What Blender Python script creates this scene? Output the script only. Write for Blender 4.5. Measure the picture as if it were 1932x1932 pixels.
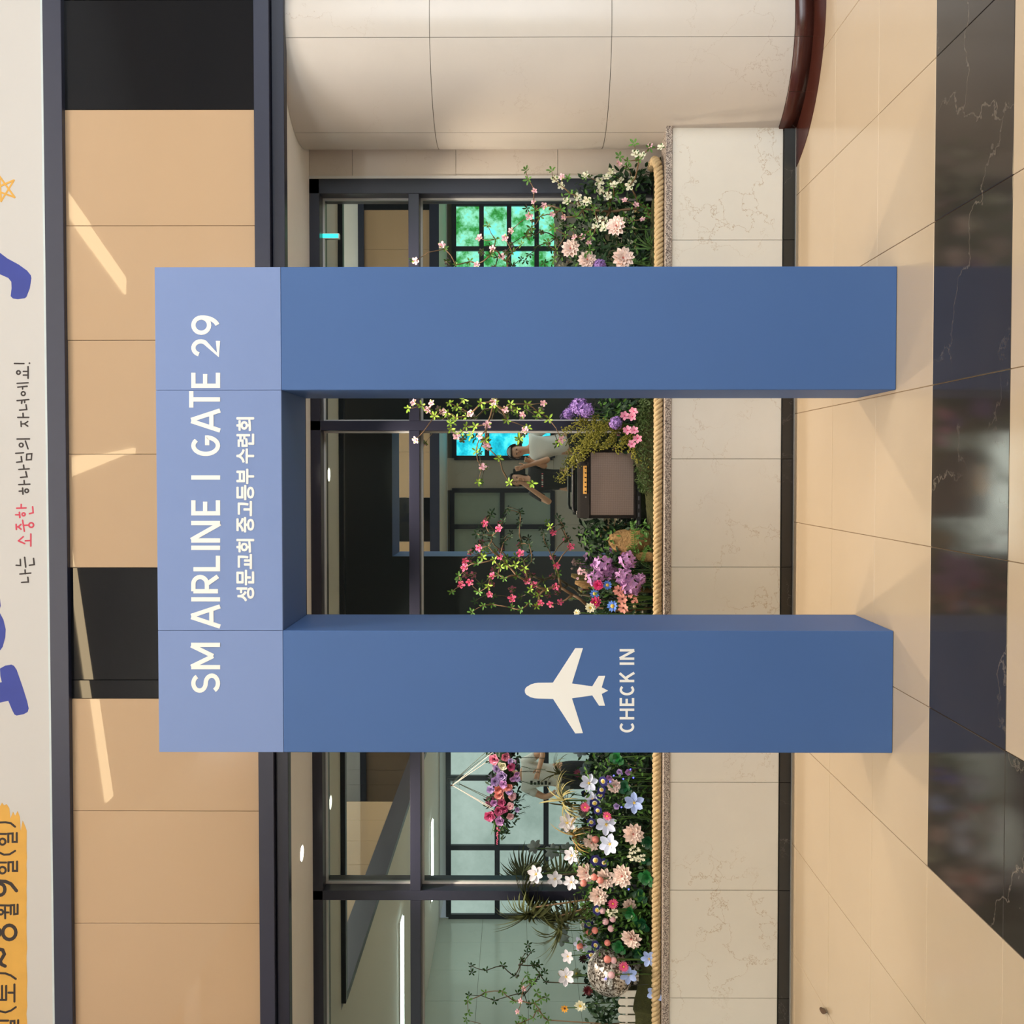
import bpy, math, random
from mathutils import Vector, Matrix
random.seed(7)
for o in list(bpy.data.objects): bpy.data.objects.remove(o)
sc = bpy.context.scene
COL = sc.collection
PI = math.pi
W = 1932.0
# ---------------------------------------------------------------- camera (the photo is turned a quarter: world right = image up)
FPX, EYE = 1935.0, 1.52
UP0, VP0 = 990.0, 966.0
yaw, pitch = math.atan(0.027), math.atan(0.005)
CAMPOS = Vector((0, 0, EYE))
FW = Vector((-math.sin(yaw)*math.cos(pitch), math.cos(yaw)*math.cos(pitch), math.sin(pitch)))
RT = Vector((math.cos(yaw), math.sin(yaw), 0))
UPV = RT.cross(FW)
cam = bpy.data.cameras.new('camera'); co = bpy.data.objects.new('camera', cam); COL.objects.link(co)
cam.sensor_width = 36; cam.lens = 36*FPX/W; cam.shift_y = -(UP0-966)/W; cam.clip_start = 0.12
m3 = Matrix((-UPV, RT, -FW)).transposed()
co.matrix_world = Matrix.Translation(CAMPOS) @ m3.to_4x4()
sc.camera = co
def ray(x, y):
    return FW*FPX + RT*((W-y)-UP0) - UPV*(x-VP0)
def atY(x, y, Y):
    d = ray(x, y); return CAMPOS + d*(Y/d.y)
def atZ(x, y, Z):
    d = ray(x, y); return CAMPOS + d*((Z-EYE)/d.z)
def psize(px, Y): return px*Y/FPX
# ---------------------------------------------------------------- world, lights, exposure
world = bpy.data.worlds.new('world'); sc.world = world; world.use_nodes = True
bg = world.node_tree.nodes['Background']; bg.inputs[0].default_value = (0.82, 0.88, 1.0, 1); bg.inputs[1].default_value = 0.45
def area(name, loc, tgt, sx, sy, power, col):
    l = bpy.data.lights.new(name, 'AREA'); l.shape = 'RECTANGLE'; l.size = sx; l.size_y = sy; l.energy = power; l.color = col
    o = bpy.data.objects.new(name, l); COL.objects.link(o); o.location = loc
    o.rotation_euler = (Vector(tgt)-Vector(loc)).to_track_quat('-Z', 'Y').to_euler(); return o
area('hall_ceiling_light', (1.1, 2.3, 5.85), (1.1, 2.3001, 0), 7.0, 2.0, 168, (1.0, 0.93, 0.85))
area('hall_ceiling_light', (-0.5, -3.0, 5.85), (-0.5, -2.9999, 0), 6.0, 0.7, 230, (1.0, 0.95, 0.88))
area('side_window_daylight', (6.0, -0.8, 2.0), (0.8, 5.4, 1.1), 3.6, 3.2, 300, (0.86, 0.94, 1.0))
sc.view_settings.view_transform = 'Standard'; sc.view_settings.look = 'None'; sc.view_settings.gamma = 1.0
sc.view_settings.use_curve_mapping = False
sc.view_settings.exposure = -0.2
# ---------------------------------------------------------------- materials
def lin(c):
    return tuple(((v/255)/12.92 if v/255 <= .04045 else ((v/255+.055)/1.055)**2.4) for v in c)
MATS = {}
def newmat(name):
    m = bpy.data.materials.new(name); m.use_nodes = True; nt = m.node_tree
    return m, nt, nt.nodes['Principled BSDF']
def N(nt, t, **k):
    n = nt.nodes.new(t)
    for a, b in k.items():
        if isinstance(a, str) and a in n.inputs: n.inputs[a].default_value = b
        else: setattr(n, a, b)
    return n
def mat(name, col, rough=.5, metal=0., vary=0.12, scale=12., bump=0., spec=.5, emit=0., coat=0., objvar=0., rad=False):
    if name in MATS: return MATS[name]
    m, nt, b = newmat(name); c = lin(col); L = nt.links
    tc = N(nt, 'ShaderNodeTexCoord'); no = N(nt, 'ShaderNodeTexNoise', Scale=scale, Detail=4.0)
    L.new(tc.outputs['Object'], no.inputs['Vector'])
    mx = N(nt, 'ShaderNodeMix', data_type='RGBA')
    mx.inputs[6].default_value = tuple(v*(1-vary) for v in c)+(1,); mx.inputs[7].default_value = tuple(min(1, v*(1+vary)) for v in c)+(1,)
    L.new(no.outputs[0], mx.inputs[0]); out = mx.outputs[2]
    if objvar:
        oi = N(nt, 'ShaderNodeObjectInfo'); hs = N(nt, 'ShaderNodeHueSaturation')
        mr = N(nt, 'ShaderNodeMapRange'); mr.inputs[3].default_value = 1-objvar; mr.inputs[4].default_value = 1+objvar
        L.new(oi.outputs['Random'], mr.inputs[0]); L.new(mr.outputs[0], hs.inputs['Value']); L.new(out, hs.inputs['Color']); out = hs.outputs[0]
    L.new(out, b.inputs['Base Color'])
    b.inputs['Roughness'].default_value = rough; b.inputs['Metallic'].default_value = metal
    b.inputs['Specular IOR Level'].default_value = spec; b.inputs['Coat Weight'].default_value = coat
    if emit:
        b.inputs['Emission Color'].default_value = c+(1,); b.inputs['Emission Strength'].default_value = emit
    if bump:
        bp = N(nt, 'ShaderNodeBump', Strength=bump, Distance=.01); n2 = N(nt, 'ShaderNodeTexNoise', Scale=scale*6, Detail=5.0)
        L.new(tc.outputs['Object'], n2.inputs['Vector']); L.new(n2.outputs[0], bp.inputs['Height']); L.new(bp.outputs[0], b.inputs['Normal'])
    MATS[name] = m; return m
def marble(name, base, vein, scale=2.2, rough=.2, thin=.03, amount=.6, cloud=.08, coat=0., spec=.5):
    if name in MATS: return MATS[name]
    m, nt, b = newmat(name); L = nt.links
    ge = N(nt, 'ShaderNodeNewGeometry')
    wz = N(nt, 'ShaderNodeTexNoise', Scale=scale*2.2, Detail=9.0, Roughness=.6)
    L.new(ge.outputs['Position'], wz.inputs['Vector'])
    ad = N(nt, 'ShaderNodeMixRGB', blend_type='ADD'); ad.inputs[0].default_value = .55
    L.new(ge.outputs['Position'], ad.inputs[1]); L.new(wz.outputs['Color'], ad.inputs[2])
    vo = N(nt, 'ShaderNodeTexVoronoi', feature='DISTANCE_TO_EDGE', Scale=scale)
    L.new(ad.outputs[0], vo.inputs['Vector'])
    rp = N(nt, 'ShaderNodeValToRGB'); rp.color_ramp.elements[0].color = (1, 1, 1, 1); rp.color_ramp.elements[0].position = 0
    rp.color_ramp.elements[1].color = (0, 0, 0, 1); rp.color_ramp.elements[1].position = thin
    L.new(vo.outputs['Distance'], rp.inputs[0])
    msk = N(nt, 'ShaderNodeTexNoise', Scale=scale*.9, Detail=2.0); L.new(ge.outputs['Position'], msk.inputs['Vector'])
    mr = N(nt, 'ShaderNodeMapRange'); mr.inputs[1].default_value = .42; mr.inputs[2].default_value = .62; mr.inputs[4].default_value = amount
    L.new(msk.outputs[0], mr.inputs[0])
    mu = N(nt, 'ShaderNodeMath', operation='MULTIPLY'); L.new(rp.outputs[0], mu.inputs[0]); L.new(mr.outputs[0], mu.inputs[1])
    cl = N(nt, 'ShaderNodeTexNoise', Scale=scale*2.2, Detail=7.0, Roughness=.62); L.new(ge.outputs['Position'], cl.inputs['Vector'])
    bc = lin(base); c1 = N(nt, 'ShaderNodeMix', data_type='RGBA')
    c1.inputs[6].default_value = tuple(v*(1-cloud) for v in bc)+(1,); c1.inputs[7].default_value = tuple(min(1, v*(1+cloud)) for v in bc)+(1,)
    L.new(cl.outputs[0], c1.inputs[0])
    c2 = N(nt, 'ShaderNodeMix', data_type='RGBA'); c2.inputs[7].default_value = lin(vein)+(1,)
    L.new(mu.outputs[0], c2.inputs[0]); L.new(c1.outputs[2], c2.inputs[6]); L.new(c2.outputs[2], b.inputs['Base Color'])
    b.inputs['Roughness'].default_value = rough; b.inputs['Coat Weight'].default_value = coat; b.inputs['Coat Roughness'].default_value = .05
    b.inputs['Specular IOR Level'].default_value = spec
    MATS[name] = m; return m
def speckle(name, a, bcol, c3, scale=260., rough=.55):
    m, nt, b = newmat(name); L = nt.links
    ge = N(nt, 'ShaderNodeNewGeometry'); vo = N(nt, 'ShaderNodeTexVoronoi', Scale=scale); L.new(ge.outputs['Position'], vo.inputs['Vector'])
    rp = N(nt, 'ShaderNodeValToRGB'); rp.color_ramp.interpolation = 'CONSTANT'
    e = rp.color_ramp.elements; e[0].color = lin(a)+(1,); e[0].position = 0; e[1].color = lin(bcol)+(1,); e[1].position = .42
    x = e.new(.74); x.color = lin(c3)+(1,)
    sp = N(nt, 'ShaderNodeSeparateColor'); L.new(vo.outputs['Color'], sp.inputs[0]); L.new(sp.outputs[0], rp.inputs[0])
    L.new(rp.outputs[0], b.inputs['Base Color']); b.inputs['Roughness'].default_value = rough
    MATS[name] = m; return m
def emitter(name, col, strength):
    m = bpy.data.materials.new(name); m.use_nodes = True; nt = m.node_tree; nt.nodes.clear()
    e = nt.nodes.new('ShaderNodeEmission'); e.inputs[0].default_value = lin(col)+(1,); e.inputs[1].default_value = strength
    o = nt.nodes.new('ShaderNodeOutputMaterial'); nt.links.new(e.outputs[0], o.inputs[0]); MATS[name] = m; return m
def emit_noise(name, cols, strength, scale):
    m = bpy.data.materials.new(name); m.use_nodes = True; nt = m.node_tree; nt.nodes.clear(); L = nt.links
    e = nt.nodes.new('ShaderNodeEmission'); e.inputs[1].default_value = strength
    ge = N(nt, 'ShaderNodeNewGeometry'); no = N(nt, 'ShaderNodeTexNoise', Scale=scale, Detail=8.0, Roughness=.7); L.new(ge.outputs['Position'], no.inputs['Vector'])
    rp = N(nt, 'ShaderNodeValToRGB'); el = rp.color_ramp.elements
    el[0].position = .32; el[0].color = lin(cols[0])+(1,); el[1].position = .66; el[1].color = lin(cols[-1])+(1,)
    for i, c in enumerate(cols[1:-1]): x = el.new(.32+.34*(i+1)/(len(cols)-1)); x.color = lin(c)+(1,)
    L.new(no.outputs[0], rp.inputs[0]); L.new(rp.outputs[0], e.inputs[0])
    o = nt.nodes.new('ShaderNodeOutputMaterial'); L.new(e.outputs[0], o.inputs[0]); MATS[name] = m; return m
def mirror_glass(name, tint, base):
    m = bpy.data.materials.new(name); m.use_nodes = True; nt = m.node_tree; nt.nodes.clear(); L = nt.links
    g = nt.nodes.new('ShaderNodeBsdfGlossy'); g.inputs[0].default_value = tint+(1,); g.inputs[1].default_value = 0.0
    d = nt.nodes.new('ShaderNodeBsdfDiffuse'); d.inputs[0].default_value = base+(1,)
    a = nt.nodes.new('ShaderNodeAddShader'); L.new(g.outputs[0], a.inputs[0]); L.new(d.outputs[0], a.inputs[1])
    o = nt.nodes.new('ShaderNodeOutputMaterial'); L.new(a.outputs[0], o.inputs[0]); MATS[name] = m; return m
def clear_glass(name, col, mixv=.75, rough=.02):
    m = bpy.data.materials.new(name); m.use_nodes = True; nt = m.node_tree; nt.nodes.clear(); L = nt.links
    t = nt.nodes.new('ShaderNodeBsdfTransparent'); t.inputs[0].default_value = col+(1,)
    g = nt.nodes.new('ShaderNodeBsdfGlossy'); g.inputs[1].default_value = rough
    mx = nt.nodes.new('ShaderNodeMixShader'); mx.inputs[0].default_value = 1-mixv
    L.new(t.outputs[0], mx.inputs[1]); L.new(g.outputs[0], mx.inputs[2])
    o = nt.nodes.new('ShaderNodeOutputMaterial'); L.new(mx.outputs[0], o.inputs[0]); MATS[name] = m; return m
# ---------------------------------------------------------------- mesh helpers
class MB:
    def __init__(s): s.v = []; s.f = []; s.sm = False
    def add(s, vs, fs):
        k = len(s.v); s.v += [Vector(v) for v in vs]; s.f += [tuple(i+k for i in f) for f in fs]; return s
    def box(s, x0, x1, y0, y1, z0, z1, c=0.):
        if c <= 0:
            return s.add([(x0,y0,z0),(x1,y0,z0),(x1,y1,z0),(x0,y1,z0),(x0,y0,z1),(x1,y0,z1),(x1,y1,z1),(x0,y1,z1)],
                         [(0,3,2,1),(4,5,6,7),(0,1,5,4),(1,2,6,5),(2,3,7,6),(3,0,4,7)])
        k = len(s.v)   # chamfered box: 24 verts
        vs = []; idx = {}
        for sx in (0,1):
            for sy in (0,1):
                for sz in (0,1):
                    X=(x0,x1)[sx]; Y=(y0,y1)[sy]; Z=(z0,z1)[sz]
                    dx=c*(1-2*sx); dy=c*(1-2*sy); dz=c*(1-2*sz)
                    for ax,p in ((0,(X,Y+dy,Z+dz)),(1,(X+dx,Y,Z+dz)),(2,(X+dx,Y+dy,Z))):
                        idx[(sx,sy,sz,ax)] = len(vs); vs.append(p)
        fs = []
        for ax in range(3):
            for side in (0,1):
                q = []
                for a,b in ((0,0),(1,0),(1,1),(0,1)):
                    t=[0,0,0]; o=[i for i in range(3) if i!=ax]; t[ax]=side; t[o[0]]=a; t[o[1]]=b
                    q.append(idx[(t[0],t[1],t[2],ax)])
                fs.append(tuple(q) if (side==1)!=(ax==1) else tuple(q[::-1]))
        for ax in range(3):
            o=[i for i in range(3) if i!=ax]
            for a in (0,1):
                for b in (0,1):
                    t0=[0,0,0]; t1=[0,0,0]; t0[o[0]]=t1[o[0]]=a; t0[o[1]]=t1[o[1]]=b; t0[ax]=0; t1[ax]=1
                    fs.append((idx[tuple(t0)+(o[0],)],idx[tuple(t1)+(o[0],)],idx[tuple(t1)+(o[1],)],idx[tuple(t0)+(o[1],)]))
        for sx in (0,1):
            for sy in (0,1):
                for sz in (0,1): fs.append((idx[(sx,sy,sz,0)],idx[(sx,sy,sz,1)],idx[(sx,sy,sz,2)]))
        return s.add(vs, fs)
    def tube(s, pts, r, n=6, cap=True):
        pts = [Vector(p) for p in pts]; rs = r if isinstance(r, (list, tuple)) else [r]*len(pts)
        k0 = len(s.v); prev = None
        for i, p in enumerate(pts):
            t = (pts[min(i+1, len(pts)-1)]-pts[max(i-1, 0)])
            if t.length < 1e-9: t = Vector((0, 0, 1))
            t.normalize()
            a = Vector((0, 0, 1)) if abs(t.z) < .9 else Vector((1, 0, 0))
            if prev is not None: a = prev
            u = (a - t*a.dot(t)).normalized(); w = t.cross(u); prev = u
            for j in range(n):
                an = 2*PI*j/n; s.v.append(p+(u*math.cos(an)+w*math.sin(an))*rs[i])
        for i in range(len(pts)-1):
            for j in range(n):
                s.f.append((k0+i*n+j, k0+i*n+(j+1)%n, k0+(i+1)*n+(j+1)%n, k0+(i+1)*n+j))
        if cap:
            s.f.append(tuple(k0+j for j in range(n))[::-1]); s.f.append(tuple(k0+(len(pts)-1)*n+j for j in range(n)))
        return s
    def lathe(s, prof, n=24, c=(0, 0, 0), a0=0., a1=2*PI):
        full = abs(a1-a0-2*PI) < 1e-6; m = n if full else n+1; k = len(s.v)
        for r, z in prof:
            for j in range(m):
                a = a0+(a1-a0)*j/n; s.v.append(Vector((c[0]+r*math.cos(a), c[1]+r*math.sin(a), c[2]+z)))
        for i in range(len(prof)-1):
            for j in range(n):
                b = (j+1) % m; s.f.append((k+i*m+j, k+i*m+b, k+(i+1)*m+b, k+(i+1)*m+j))
        return s
    def ball(s, c, r, n=10, m=7, sq=(1, 1, 1), jit=0.):
        k = len(s.v); c = Vector(c)
        for i in range(m+1):
            for j in range(n):
                th = PI*i/m; ph = 2*PI*j/n; q = r*(1+random.uniform(-jit, jit))
                s.v.append(c+Vector((q*sq[0]*math.sin(th)*math.cos(ph), q*sq[1]*math.sin(th)*math.sin(ph), q*sq[2]*math.cos(th))))
        for i in range(m):
            for j in range(n): s.f.append((k+i*n+j, k+(i+1)*n+j, k+(i+1)*n+(j+1)%n, k+i*n+(j+1)%n))
        return s
    def petal(s, L, Wd, M=None, cup=.15, bend=0., n=4, shape=1.15, tip=.0, base=.12, ruf=0., y0=0.):
        """a leaf or petal along +Y, facing +Z"""
        vs = []; fs = []
        for i in range(n+1):
            t = i/n; w = Wd/2*(base*(1-t)+math.sin(PI*min(1, t**shape)*.995)**.75*(1-base*.3)) if 0 < t < 1 else Wd/2*(base if t == 0 else tip)
            z = bend*t*t*L
            for q in (-1, 0, 1):
                vs.append(Vector((w*q, y0+L*t - (0.06*L*abs(q) if t == 1 else 0), z+cup*abs(q)*w*2 + ruf*L*random.uniform(-1, 1)*t)))
        for i in range(n):
            for q in range(2): a = i*3+q; fs.append((a, a+1, a+4, a+3))
        if M is not None: vs = [M @ v for v in vs]
        return s.add(vs, fs)
    def poly(s, pts, thick):
        """flat outline (list of Vectors in one plane, y const) pushed out in y"""
        n = len(pts); k = len(s.v)
        s.v += [Vector(p) for p in pts]+[Vector(p)+Vector((0, thick, 0)) for p in pts]
        s.f.append(tuple(range(k, k+n))); s.f.append(tuple(range(k+2*n-1, k+n-1, -1)))
        for i in range(n): s.f.append((k+i, k+n+i, k+n+(i+1)%n, k+(i+1)%n))
        return s
    def mesh(s, name, m=None, smooth=False):
        me = bpy.data.meshes.new(name); me.from_pydata([tuple(v) for v in s.v], [], s.f); me.update()
        if smooth:
            me.polygons.foreach_set('use_smooth', [True]*len(me.polygons))
        if m: me.materials.append(m)
        return me
    def build(s, name, m, parent=None, smooth=False):
        return link(name, s.mesh(name, m, smooth), parent)
def link(name, me, parent=None, M=None):
    o = bpy.data.objects.new(name, me); COL.objects.link(o)
    if parent is not None:
        o.parent = parent
        o.matrix_parent_inverse = parent.matrix_basis.inverted() if M is None else Matrix()
    if M is not None: o.matrix_basis = M
    return o
def tag(o, label=None, cat=None, group=None, kind=None):
    if label: o['label'] = label
    if cat: o['category'] = cat
    if group: o['group'] = group
    if kind: o['kind'] = kind
    return o
def thing(name, loc, label, cat, group=None):
    o = bpy.data.objects.new(name, None); COL.objects.link(o); o.location = loc; o.empty_display_size = .05
    return tag(o, label, cat, group)
def struct(name, mb, m, label=None, parent=None):
    o = mb.build(name, m, parent)
    if parent is None: o['kind'] = 'structure'
    if label: o['label'] = label
    return o
def sempty(name, label=None):
    o = bpy.data.objects.new(name, None); COL.objects.link(o); o['kind'] = 'structure'
    if label: o['label'] = label
    return o
def facing(n, roll=0.):
    return Vector(n).normalized().to_track_quat('Z', 'Y').to_matrix().to_4x4() @ Matrix.Rotation(roll, 4, 'Z')
# materials used all over
navy = mat('navy_paint', (40, 44, 65), .38, vary=.05, scale=30)
navy_dark = mat('navy_dark_paint', (26, 30, 50), .35, vary=.05, scale=30)
beige_panel = mat('beige_glass_panel', (193, 163, 131), .012, vary=.03, scale=1.5, spec=.28)
black_panel = mat('black_glass_panel', (22, 23, 27), .012, vary=.3, scale=300, spec=.28)
wall_marble = marble('cream_marble', (226, 220, 210), (178, 150, 115), 2.6, .22, .008, .95, .05)
col_marble = marble('column_marble', (208, 199, 190), (160, 135, 112), 1.6, .30, .003, .5, .05)
floor_marble = marble('floor_beige_marble', (192, 171, 144), (200, 170, 130), 1.2, .16, .002, .35, .035)
dark_marble = marble('dark_marble', (52, 47, 43), (150, 138, 125), 1.4, .10, .006, .6, .3, spec=.4)
skirt_marble = marble('skirting_marble', (46, 44, 43), (120, 115, 110), 3., .25, .01, .6, .15)
red_marble = marble('red_brown_marble', (72, 36, 28), (110, 70, 60), 4., .22, .01, .4, .2)
granite = speckle('granite', (92, 78, 74), (176, 160, 148), (205, 194, 182), 330.)
white_paint = mat('white_paint', (246, 246, 244), .6, vary=.02)
grout = mat('grout', (150, 122, 92), .8)
grout_dark = mat('dark_grout', (120, 110, 98), .8)  # grout of a darker tone, behind panels and in their joints
white_bead = mat('white_bead', (205, 205, 205), .4, vary=.02)
# ================================================================ SETTING
YP = 5.645            # front of the planter wall
YF = 5.25             # front of the fascia and banner
YPAN = 5.285           # glossy panel band
YFR, YGL = 6.07, 6.19 # front of the window frame, glass
SOF = 2.743           # soffit height
YB, YBW = -3.4, -5.6  # fascia and wall across the hall
# ---- floor tiles
TS = .593; TX0 = -1.463; TY0 = 3.178
fl = struct('floor', MB().box(-7.3, 6.6, -5.7, 6.4, -.06, -.006), grout, 'polished beige stone floor crossed by a dark marble border stripe')
tile_l = MB().box(.0012, TS-.0012, .0012, TS-.0012, -.012, 0, .0015).mesh('tile', floor_marble)
tile_d = MB().box(.0012, TS-.0012, .0012, TS-.0012, -.012, 0, .0015).mesh('tile', dark_marble)
tile_half = MB().box(.0012, TS-.0012, .0012, (YP-TY0) % TS + .10, -.012, 0, .0015).mesh('tile', floor_marble)
for i in range(-7, 12):
    for j in range(-11, 5):
        x = TX0+i*TS; y = TY0+j*TS
        if x < -5.7 or x > 4.6: continue
        dark = (j == 0 and i >= 0) or (i == 0 and j < 0)
        me = tile_d if dark else tile_l
        if j == 4: me = tile_half
        link('tile', me, fl, Matrix.Translation((x, y, 0)))
# ---- planter wall: marble panels, dark skirting, granite coping
XL, XR = -4.6, 1.878
pl = thing('planter', (0, YP+.2, 0), 'long raised planter clad in cream marble panels with dark skirting and granite coping', 'planter')
MB().box(XL, XR-.02, YP+.012, YP+.10, 0, .665).build('core', grout_dark, pl)
MB().box(XL, 1.82, YP+.10, 6.055, 0, .60).build('soil_bed', mat('soil', (52, 40, 30), .95, vary=.4, scale=40, bump=.6), pl)
zs0, zs1 = .003, .066
ztop = .676
jx = [atY(1380, yy, YP).x for yy in (245, 453, 659.5, 866, 1070, 1273, 1476, 1679.5, 1883, 2086, 2290)]
jx[0] = XR
for a, b in zip(jx[1:], jx[:-1]):
    if a < XL: a = XL
    MB().box(a+.0012, b-.0012, YP-.002, YP+.02, .072, ztop-.002, .0012).build('panel', wall_marble, pl)
    MB().box(a+.0012, b-.0012, YP-.006, YP+.02, zs0, zs1, .001).build('skirting', skirt_marble, pl)
for k in range(8):
    a = XL+k*(XR-XL)/8; b = XL+(k+1)*(XR-XL)/8
    MB().box(a+.0005, b-.0005, YP-.018, YP+.17, ztop, .711, .002).build('coping', granite, pl)
MB().box(XL, XR, YP-.012, YP-.006, 0, .005).build('joint_bead', mat('grey_bead', (150, 146, 140), .6), pl)
# ---- round column with curved marble panels
CC = Vector((2.345, 5.825, 0)); CR = .508
col = sempty('column', 'big round marble column with a dark red stone foot')
MB().lathe([(CR-.006, 0), (CR-.006, 2.742)], 64, CC).build('core', grout_dark, col, True)
d = ray(1000, 70); d = Vector((d.x, d.y)).normalized(); bq = d.dot(CC.xy); tt = bq-math.sqrt(max(0, bq*bq-(CC.xy.length_squared-CR*CR)))
hit = d*tt; A0 = math.atan2(hit.y-CC.y, hit.x-CC.x)
for r0, r1 in ((.098, 1.033), (1.036, 1.968), (1.971, 2.742)):
    for s in range(6):
        a = A0+s*PI/3+.0022; b = A0+(s+1)*PI/3-.0022
        MB().lathe([(CR, r0), (CR, (r0+r1)/2), (CR, r1)], 20, CC, a, b).build('panel', col_marble, col, True)
for s in range(12):
    a = A0+s*PI/6+.002; b = A0+(s+1)*PI/6-.002
    MB().lathe([(CR-.02, .002), (CR+.006, .002), (CR+.006, .094), (CR, .096), (CR-.02, .096)], 12, CC, a, b).build('skirting', red_marble, col, True)
MB().lathe([(CR, .0005), (CR, .0035), (.715, .0035), (.715, .0005)], 72, CC).build('floor_ring', red_marble, col)
# ---- narrow stone strip between column and window frame
wr = sempty('wall_right', 'narrow strip of beige stone between column and window frame')
xa = atY(700, 336, YFR).x; 
zz = [0.0]+[atY(v, 320, YFR).z for v in (1052, 860, 665)]+[SOF]
MB().box(xa, 4.2, YFR+.012, YFR+.1, 0, SOF).build('backing', grout_dark, wr)
for a, b in zip(zz[:-1], zz[1:]):
    MB().box(xa, 2.2, YFR, YFR+.02, a+.0012, b-.0012).build('panel', col_marble, wr)
    MB().box(2.2024, 3.2, YFR, YFR+.02, a+.0012, b-.0012).build('panel', col_marble, wr); MB().box(3.2024, 4.2, YFR, YFR+.02, a+.0012, b-.0012).build('panel', col_marble, wr)
# ---- soffit, fascia beams, glossy panels, banner
struct('ceiling', MB().box(-7.2, 4.2, YF+.10, 6.5, SOF, SOF+.1), white_paint, 'white soffit above the planter')
zb0, zb1 = atY(513, 966, YF).z, atY(484, 966, YF).z
struct('trim_1', MB().box(-3.7, 4.2, YF, YF+.06, zb0, zb1, .002), navy, 'lower dark navy beam under the beige panels')
struct('trim_2', MB().box(-3.7, 4.2, YF+.035, YF+.10, 2.71, zb0-.004, .002), navy_dark, 'narrow dark navy lip below the lower beam')
zt0, zt1 = atY(126, 966, YF).z, atY(91, 966, YF).z
struct('trim_3', MB().box(-3.7, 4.2, YF, YF+.09, zt0, zt1, .002), navy, 'upper dark navy beam below the printed banner')
wf = sempty('wall_front', 'band of glossy beige and black glass panels above the planter')
MB().box(-3.7, 4.2, YPAN+.02, YPAN+.3, zb1-.05, 5.9).build('backing', black_panel, wf)
pj = [-330, -115, 0, 207, 426, 642, 857, 1071, 1283, 1318, 1530, 1742, 1955, 2170]
pk = 'kkkbbbbkkbbbb'
tilt = [0,0,0,.1,.22,-.1,.15,.05,.3,-.12,.0,.12,.1]
for (a, b, k, tl) in zip(pj[:-1], pj[1:], pk, tilt):
    x1 = atY(300, a, YPAN).x; x0 = atY(300, b, YPAN).x; w = (x1-x0)/2-.0012; h = (zt0-zb1)/2+.03
    me = MB().box(-w, w, 0, .012, -h, h, .001).mesh('panel', beige_panel if k == 'b' else black_panel)
    link('panel', me, wf, Matrix.Translation(((x0+x1)/2, YPAN, (zt0+zb1)/2)) @ Matrix.Rotation(math.radians(tl*.9), 4, 'X') @ Matrix.Rotation(math.radians(-tl*.5), 4, 'Z'))
# ---- shop window: frame, mullions, transom, white beads, mirror-dark panes
gl = mirror_glass('dark_reflecting_glass', (.46, .53, .50), (.006, .008, .008))
wn = sempty('window_1', 'dark framed shop window with reflecting glass behind the planter')
frm = mat('window_frame_paint', (34, 35, 52), .35, vary=.04, scale=20)
mulY = [359, 803, 1246, 1690, 2134, 2578]
def mullw(y, half): 
    p = atY(900, y, YFR).x; return p-half, p+half
ztr0, ztr1 = atY(792, 966, YFR).z, atY(772, 966, YFR).z
zhd = SOF-.06
mx = []
for i, y in enumerate(mulY):
    p = atY(900, y, YFR).x; hw = .029
    if i == 0: p = xa-.045; hw = .045
    mx.append((p-hw, p+hw))
    MB().box(p-hw, p+hw, YFR, YGL+.03, .60, SOF, .002).build('mullion', frm, wn)
MB().box(mx[-1][0], xa, YFR, YGL+.03, zhd, SOF, .002).build('head_frame', frm, wn)
for (a0, a1), (b0, b1) in zip(mx[:-1], mx[1:]):
    x0, x1 = b1, a0
    MB().box(x0, x1, YFR, YGL+.03, ztr0, ztr1, .002).build('transom', frm, wn)
    for z0, z1 in ((.60, ztr0), (ztr1, zhd)):
        MB().box(x0, x1, YGL, YGL+.012, z0, z1).build('pane', gl, wn)
        bd = MB(); t = .011
        bd.box(x0, x0+t, YGL-.016, YGL-.001, z0, z1); bd.box(x1-t, x1, YGL-.016, YGL-.001, z0, z1)
        bd.box(x0+t, x1-t, YGL-.016, YGL-.001, z1-t, z1)
        bd.build('white_bead', white_bead, wn)
MB().box(xa-.004, xa+.012, YFR-.006, YFR+.01, .6, SOF).build('edge_bead', white_bead, wn)
struct('wall_behind', MB().box(-7.2, 4.2, YGL+.05, YGL+.2, 0, 3.1), mat('black_void', (8, 8, 9), .9))
# ---- the rest of the hall, seen in the glass
struct('ceiling', MB().box(-7.3, 10, -5.7, 5.4, 5.95, 6.1), white_paint, 'high white hall ceiling')
struct('ceiling', MB().box(-7.1, 6.6, YBW, YB-.02, SOF, SOF+.1), white_paint, 'white soffit on the far side of the hall')
struct('ceiling', MB().box(-7.1, -3.75, YB-.02, YF+.1, SOF, SOF+.1), white_paint, 'white low ceiling over the side wing')
struct('trim_4', MB().box(-3.7, 6.6, YB-.02, YB+.04, 2.715, 2.86), navy, 'dark navy beam across the hall')
struct('trim_5', MB().box(-3.72, -3.66, YB-.02, YF, 2.715, 2.90), navy, 'dark navy beam along the side wing')
struct('trim_6', MB().box(-3.7, 6.6, YB-.02, YB+.04, 3.86, 3.95), navy, 'upper navy beam across the hall')
wb = sempty('wall_back', 'wall across the hall with beige panels, stone and windows')
MB().box(-3.7, 10, YB-.10, YB-.03, 2.8, 5.95).build('backing', white_paint, wb)
xs = [10, 8.8, 7.7, 6.6, 5.4, 4.55, 4.0, 3.4, 2.8, 2.2, 1.6, 1.0, .3, -.4, -1.08, -1.65, -2.2, -2.8, -3.4]
for i, (a, b) in enumerate(zip(xs[1:], xs[:-1])):
    k = black_panel if i in (0, 1, 2, 3, 4, 5, 13) else beige_panel
    MB().box(a+.002, b-.002, YB-.03, YB-.012, 2.86, 3.86).build('panel', k, wb)
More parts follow.
